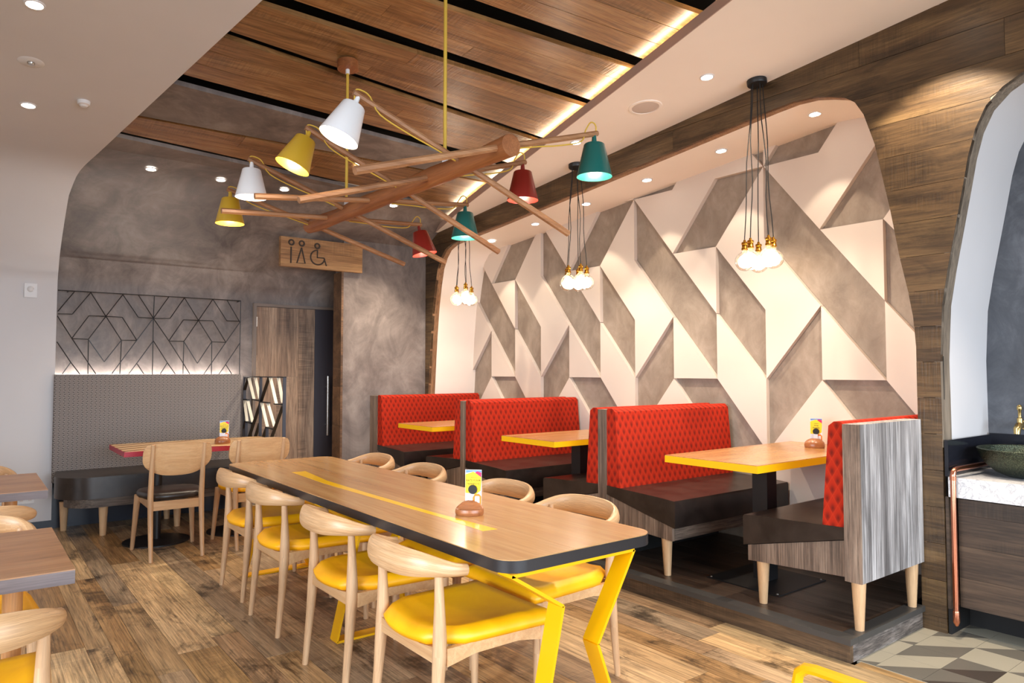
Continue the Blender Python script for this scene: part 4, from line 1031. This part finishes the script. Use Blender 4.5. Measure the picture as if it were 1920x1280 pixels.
for a, b, sm, mode in rods:
    A, B = Vector(a), Vector(b); d = (B - A).normalized(); mid = A + (B - A) * 0.45
    link('branch', tube([loc3(*(A - d * 0.02)), loc3(*(A + d * 0.12)), loc3(*(mid + Vector((0, 0, 0.004)))), loc3(*B)], [0.013, 0.0135, 0.0145, 0.0165], 7), 'rod_wood', ch, True)
    ax = Vector((0, 0, -1))
    if mode == 'tilt': ax = (Vector((0, 0, -1)) - rt * 0.40 - Vector((fw.x, fw.y, 0)) * 0.17).normalized()
    if mode == 'lean': ax = (Vector((0, 0, -1)) + rt * 0.22).normalized()
    q = Vector((0, 0, -1)).rotation_difference(ax); base = A + Vector((0, 0, -0.012))
    mt = Matrix.Translation(base - o3) @ q.to_matrix().to_4x4()
    prof = [(0.0, -0.036), (0.044, -0.036), (0.048, -0.040), (0.083, -0.190), (0.0815, -0.190), (0.046, -0.043), (0.0, -0.041)]
    shd = tag(link('lamp_shade', xf(lathe(prof, 32), mt), sm, ch, True), shade_lab[sm])
    link('shade_cap', xf(tube([(0, 0, 0.008), (0, 0, -0.038)], [0.009, 0.013], 10), mt), sm, shd, True)
    link('bulb', xf(lathe([(0, -0.06), (0.015, -0.065), (0.027, -0.105), (0.022, -0.13), (0, -0.142)], 14), mt), 'shade_bulb', shd, True)
    # yellow flex: loop over the rod end then sagging under the branch to the trunk
    sd = 1 if b[0] > a[0] else -1
    tp = Vector((1.77, a[1], 2.30))
    lh = 0.45 if sd > 0 else 1.0
    pth = [base + q @ Vector((0, 0, -0.03)), A + Vector((-sd * 0.012, 0, 0.035 * lh)), A + Vector((sd * 0.02, 0, 0.05 * lh)), A + Vector((sd * 0.055, 0.0, 0.005)), A + d * 0.10 + Vector((0, -0.012, -0.028)), A + d * 0.24 + Vector((0, -0.012, -0.030)), A + d * 0.36 + Vector((0, -0.01, -0.02)), A + d * 0.50 + Vector((0, -0.01, -0.012))]
    sp = smooth_prof([(p.x, p.y) for p in pth], 4); sz = smooth_prof([(p.z, 0) for p in pth], 4)
    link('cord', tube([loc3(x, y, zz[0]) for (x, y), zz in zip(sp, sz)], 0.0034, 6), 'cord_yellow', ch, True)
    l = bpy.data.lights.new('lamp_glow', 'POINT'); l.energy = P_SHADE; l.color = NEUT; l.shadow_soft_size = 0.02
    lo = bpy.data.objects.new('lamp_glow', l); C.objects.link(lo); lo.parent = shd; lo.location = (base - o3) + q @ Vector((0, 0, -0.160))
for x, y in ((1.773, 3.905), (1.773, 2.815)):
    zc = CE(y) + 0.10
    link('stem', tube([loc3(x, y, zc - 0.05), loc3(x, y, 2.34)], 0.0085, 10), 'cord_yellow', ch, True)
    link('ceiling_rose', xf(tube([(0, 0, 0.0), (0, 0, -0.048)], 0.062, 28), Matrix.Translation(loc3(x, y, zc)) @ Matrix.Rotation(math.atan(-0.0875), 4, 'X')), 'chandelier', ch, True)
    link('ferrule', tube([loc3(x, y, zc - 0.045), loc3(x, y, zc - 0.074)], 0.0125, 12), 'plastic', ch, True)
    link('ferrule', tube([loc3(x, y, 2.365), loc3(x, y, 2.335)], 0.0135, 12), 'plastic', ch, True)

# ------------------------------------------------------------------ pendant clusters
def cluster(y, zb, lb, seed):
    rr = random.Random(seed); x = 3.98; zc = CE(y)
    t = thing('pendant_cluster', lb, 'pendant lamp', (x, y, zc), 0, 'bulb pendant clusters')
    link('canopy', xf(lathe([(0, -0.032), (0.058, -0.032), (0.062, -0.026), (0.062, -0.0005), (0, -0.0005)], 28), Matrix.Rotation(math.atan(-0.0875), 4, 'X')), 'black_metal', t, True)
    for k in range(5):
        a = 2 * PI * k / 5 + 0.5
        top = Vector((0.036 * math.cos(a), 0.036 * math.sin(a), -0.03))
        e = Vector((0.060 * math.cos(a) * 1.25, 0.075 * math.sin(a) * 1.3, zb - zc + 0.115 + rr.uniform(-0.012, 0.022)))
        pts = []
        for i in range(9):
            q = i / 8; p = top.lerp(e, q)
            p += Vector((0.008 * math.sin(q * 9 + k), 0.008 * math.cos(q * 7 + 2 * k), 0)) * math.sin(PI * q)
            pts.append(tuple(p))
        link('cord', tube(pts, 0.0032, 6), 'cord_black', t, True)
        sk = link('socket', lathe([(0, 0.0), (0.007, -0.002), (0.009, -0.014), (0.019, -0.018), (0.021, -0.030), (0.017, -0.033), (0.018, -0.052), (0.021, -0.056), (0.021, -0.066), (0.0, -0.066)], 14, tuple(e)), 'brass', t, True)
        cz = e - Vector((0, 0, 0.066 + 0.075))
        prof = [(0.016, 0.075), (0.018, 0.062)] + [(0.062 * math.sin(math.radians(aa)), 0.062 * math.cos(math.radians(aa))) for aa in range(25, 181, 12)] + [(0.0, -0.062)]
        bl_ = link('bulb', lathe(prof, 20, tuple(cz)), 'glass', t, 'all')
        link('filament', lathe([(0.0, 0.05), (0.012, 0.044), (0.032, 0.028), (0.042, 0.006), (0.043, -0.010), (0.032, -0.032), (0.014, -0.043), (0.0, -0.045)], 18, tuple(cz)), 'filament', bl_, 'all')
    l = bpy.data.lights.new('bulb_glow', 'POINT'); l.energy = P_BULB * 5; l.color = WARM; l.shadow_soft_size = 0.07
    lo = bpy.data.objects.new('bulb_glow', l); C.objects.link(lo); lo.parent = t; lo.location = (0, 0, zb - zc - 0.13)
cluster(2.587, 2.085, 'bulb pendant cluster nearest the camera, over the first booth table', 3)
cluster(4.288, 2.10, 'middle bulb pendant cluster, over the second booth table', 5)
cluster(5.96, 2.115, 'farthest bulb pendant cluster, below the teal shade', 9)

# ------------------------------------------------------------------ downlights and ceiling fittings
def downlight(x, y, z, slope, lb, power, ang, group, col=NEUT, blend=0.35, r=0.042):
    t = thing('downlight', lb, 'downlight', (x, y, z), 0, group)
    t.rotation_euler = (math.atan(slope), 0, 0)
    link('trim_ring', lathe([(r * 0.80, -0.001), (r * 0.86, -0.006), (r * 1.05, -0.005), (r * 1.1, -0.0005), (r * 1.05, 0.0), (r * 0.8, 0.0)], 28, closed=True), 'plastic', t, True)
    link('lens', lathe([(0, -0.0035), (r * 0.79, -0.0035), (r * 0.79, -0.001), (0, -0.001)], 24), 'lens', t)
    if power:
        l = bpy.data.lights.new('beam', 'SPOT'); l.energy = power; l.color = col; l.spot_size = math.radians(ang); l.spot_blend = blend; l.shadow_soft_size = 0.025
        lo = bpy.data.objects.new('beam', l); C.objects.link(lo); lo.parent = t; lo.location = (0, 0, -0.012)
        lo.rotation_euler = (-math.atan(slope), 0, 0)
    return t
S_ = -0.0875
DG = 'recessed downlights'
for k, y in enumerate((2.42, 3.15, 3.87, 4.585, 5.30, 6.02)):
    downlight(4.38, y, SO(y) - 0.001, S_, ['recessed downlight in the niche soffit, first from the camera end', 'recessed downlight in the niche soffit, second from the camera end', 'recessed downlight in the niche soffit, third from the camera end', 'recessed downlight in the niche soffit, fourth from the camera end', 'recessed downlight in the niche soffit, fifth from the camera end', 'recessed downlight in the niche soffit, farthest from the camera'][k], P_SOFFIT, 72, DG, WARM, 0.22)
downlight(3.66, 2.731, CE(2.731), S_, 'recessed downlight in the white ceiling beside the nearest pendant canopy', P_DOWN * 1.8, 100, DG)
downlight(3.66, 3.941, CE(3.941), S_, 'recessed downlight in the white ceiling behind the upper teal shade', P_DOWN * 1.8, 100, DG)
downlight(3.66, 1.52, CE(1.52), S_, 'recessed downlight in the white ceiling by the plank wall', P_DOWN * 2.6, 96, DG, WARM, 0.25)
downlight(0.223, 3.999, CE(3.999), S_, 'recessed downlight in the white ceiling at the top left corner', P_DOWN * 0.35, 80, DG)
downlight(0.274, 5.221, CE(5.221), S_, 'recessed downlight in the white ceiling below the sprinkler plate', P_DOWN * 0.35, 80, DG)
for k, (x, y) in enumerate(((1.152, 6.24), (1.689, 6.234), (2.232, 6.226), (3.31, 6.195))):
    downlight(x, y, cove_z(y) - 0.004, S_, ['recessed downlight in the dark plaster ceiling, leftmost', 'recessed downlight in the dark plaster ceiling, second from left', 'recessed downlight in the dark plaster ceiling beside the small white shade', 'recessed downlight in the dark plaster ceiling above the partition'][k], P_DOWN * (0.35, 0.4, 0.9, 2.6)[k], 100, DG, NEUT, 0.6)
downlight(2.585, 5.45, CE(5.45) + 0.098, S_, 'recessed downlight in the timber ceiling behind a branch tip', P_DOWN * 0.8, 80, DG)
for x, y, p in ((3.66, 0.31, 1.8), (2.55, 1.40, 1.5), (0.22, 2.78, 0.28), (0.18, 1.56, 0.3), (0.15, 0.34, 0.3)):   # rows running on to the shop front; second spot added to brighten floor
    l = bpy.data.lights.new('beam', 'SPOT'); l.energy = P_DOWN * p; l.color = NEUT; l.spot_size = math.radians(80); l.spot_blend = 0.35; l.shadow_soft_size = 0.025
    lo = bpy.data.objects.new('beam', l); C.objects.link(lo); lo.location = (x, y, CE(y) - 0.015)
# speaker, sprinkler, detector, thermostat, socket
t = thing('ceiling_speaker', 'round white ceiling speaker between the downlights', 'speaker', (3.654, 3.237, CE(3.237))); t.rotation_euler = (math.atan(S_), 0, 0)
link('bezel', lathe([(0.092, -0.001), (0.094, -0.006), (0.112, -0.005), (0.115, 0.0), (0.092, 0.0)], 40, closed=True), 'white_ceiling', t, True)
link('grille', lathe([(0, -0.007), (0.06, -0.006), (0.0915, -0.003), (0.0915, -0.001), (0, -0.001)], 36), 'grille', t, True)
t = thing('sprinkler_plate', 'small round white plate with a centre nozzle on the ceiling', 'sprinkler', (0.249, 4.619, CE(4.619))); t.rotation_euler = (math.atan(S_), 0, 0)
link('plate', lathe([(0, -0.004), (0.055, -0.004), (0.063, -0.0005), (0, -0.0005)], 32), 'plastic', t, True)
link('nozzle', lathe([(0, -0.016), (0.014, -0.016), (0.018, -0.010), (0.018, -0.004), (0, -0.004)], 16), 'steel', t, True)
t = thing('smoke_detector', 'white dome detector on the left ceiling', 'detector', (0.542, 5.0, CE(5.0))); t.rotation_euler = (math.atan(S_), 0, 0)
link('housing', lathe([(0, -0.036), (0.016, -0.035), (0.026, -0.026), (0.034, -0.02), (0.036, -0.0005), (0, -0.0005)], 28), 'plastic', t, True)
link('vent_ring', lathe([(0.0275, -0.028), (0.0315, -0.0225), (0.030, -0.021), (0.026, -0.026)], 28, closed=True), 'grille', t, True)
t = thing('thermostat', 'white square wall controller with a round sensor dome', 'thermostat', (0.437, 7.33, 2.05))
link('housing', box(-0.045, 0.047, -0.022, -0.0005, -0.06, 0.06), 'plastic', t, False, 0.004)
link('dome', xf(lathe([(0, 0.014), (0.016, 0.011), (0.025, 0.003), (0.026, 0.0), (0, 0)], 20), Matrix.Translation((0.0, -0.022, 0.012)) @ Matrix.Rotation(PI / 2, 4, 'X')), 'plastic', t, True)
link('lower_cover', box(-0.042, 0.044, -0.027, -0.022, -0.056, -0.028), 'plastic', t, False, 0.002)
t = thing('wall_socket', 'white wall socket low on the white wall by the farther brown table', 'socket', (0.445, 7.33, 0.273))
link('plate', box(-0.06, 0.06, -0.009, -0.0005, -0.035, 0.035), 'plastic', t, False, 0.003)
for x in (-0.03, 0.03): link('outlet', box(x - 0.012, x + 0.012, -0.0105, -0.009, -0.012, 0.012), 'grille', t)

# ------------------------------------------------------------------ hand-wash basin
vc = thing('basin_cabinet', 'dark plank vanity cabinet under the marble counter', 'cabinet', (4.09, 0.5, 0.0))
link('carcass', box(0.07, 0.56, -1.05, 1.035, 0.15, 0.706), 'void_black', vc)
for za, zb in ((0.15, 0.30), (0.301, 0.46), (0.461, 0.62), (0.621, 0.700)):
    link('front_board', box(0.0, 0.02, -1.05, 1.022, za, zb), 'cab_wood', vc, False, 0.001)
link('end_panel', box(-0.012, 0.55, 1.062, 1.077, 0.13, 0.706), 'cab_wood', vc, False, 0.001)
link('plinth', box(-0.010, 0.56, 1.062, 1.076, 0.0, 0.129), 'void_black', vc)
link('plinth', box(0.22, 0.56, -1.05, 1.06, 0.0, 0.149), 'void_black', vc)
mc = tag(link('marble_counter', box(4.062, 4.67, -0.6, 1.555, 0.709, 0.811), 'marble', None, False, 0.004), 'white veined marble counter under the green basin', 'counter')
bw = thing('vessel_basin', 'dark green hammered vessel basin on the marble counter', 'basin', (4.385, 1.285, 0.8115))
prof = [(0.0, 0.0), (0.10, 0.0), (0.155, 0.022), (0.20, 0.065), (0.228, 0.115), (0.236, 0.142), (0.231, 0.143), (0.222, 0.115), (0.192, 0.068), (0.148, 0.030), (0.095, 0.010), (0.0, 0.009)]
link('bowl', lathe(prof, 48), 'hammered', bw, True)
link('rim', lathe([(0.2305, 0.1425), (0.2335, 0.146), (0.2375, 0.1425), (0.2335, 0.139)], 48, closed=True), 'hammered', bw, True)
tp = thing('bib_tap', 'brass bib tap on the slate plaster above the basin', 'tap', (4.70, 1.395, 1.06))
link('spout', tube([(-0.002, 0, 0.0), (-0.06, 0, 0.004), (-0.10, 0.004, 0.0), (-0.122, 0.006, -0.018), (-0.126, 0.006, -0.045)], [0.016, 0.017, 0.019, 0.018, 0.015], 14), 'tap_brass', tp, True)
link('valve_stem', lathe([(0, 0.0), (0.014, 0.0), (0.014, 0.028), (0.008, 0.034), (0.008, 0.07), (0.013, 0.078), (0.013, 0.092), (0.007, 0.102), (0, 0.104)], 14, (-0.085, 0.003, 0.012)), 'tap_brass', tp, True)
link('wall_flange', tube([(-0.001, 0, 0), (-0.012, 0, 0)], [0.03, 0.026], 18), 'tap_brass', tp, True)
cp = thing('copper_pipe', 'copper pipe bent over the marble counter and down the cabinet', 'pipe', (4.035, 1.522, 0))
pts = [(0, 0, 0.12), (0, 0, 0.50), (0, 0, 0.825), (0.004, -0.001, 0.843), (0.016, -0.003, 0.853), (0.035, -0.006, 0.856), (0.20, -0.016, 0.857), (0.42, -0.024, 0.858)]
link('pipe', tube(pts, 0.0135, 14), 'copper', cp, True)
link('end_cap', lathe([(0, 0.06), (0.008, 0.066), (0.0165, 0.085), (0.0165, 0.135), (0.015, 0.14), (0, 0.14)], 16), 'copper', cp, True)
link('collar', tube([(0, 0, 0.80), (0, 0, 0.822)], 0.0158, 14), 'copper', cp, True)

# ------------------------------------------------------------------ yellow rail at the lower right edge
rl = thing('yellow_rail', 'yellow metal frame with rounded corner at the bottom right edge', 'rail', (1.50, 0.55, 0))
pth = [(0, 0.345, 0.0), (0, 0.345, 0.66), (0, 0.340, 0.685), (0, 0.322, 0.700), (0, 0.298, 0.703), (0, -0.35, 0.703), (0, -0.38, 0.69), (0, -0.39, 0.66), (0, -0.39, 0.0)]
link('rail_tube', tube(pth, 0.0125, 8, 0.0125), 'yellow_metal', rl, True)
for y in (0.345, -0.39): link('foot_plate', box(-0.04, 0.04, y - 0.04, y + 0.04, 0.0, 0.006), 'yellow_metal', rl, False, 0.001)
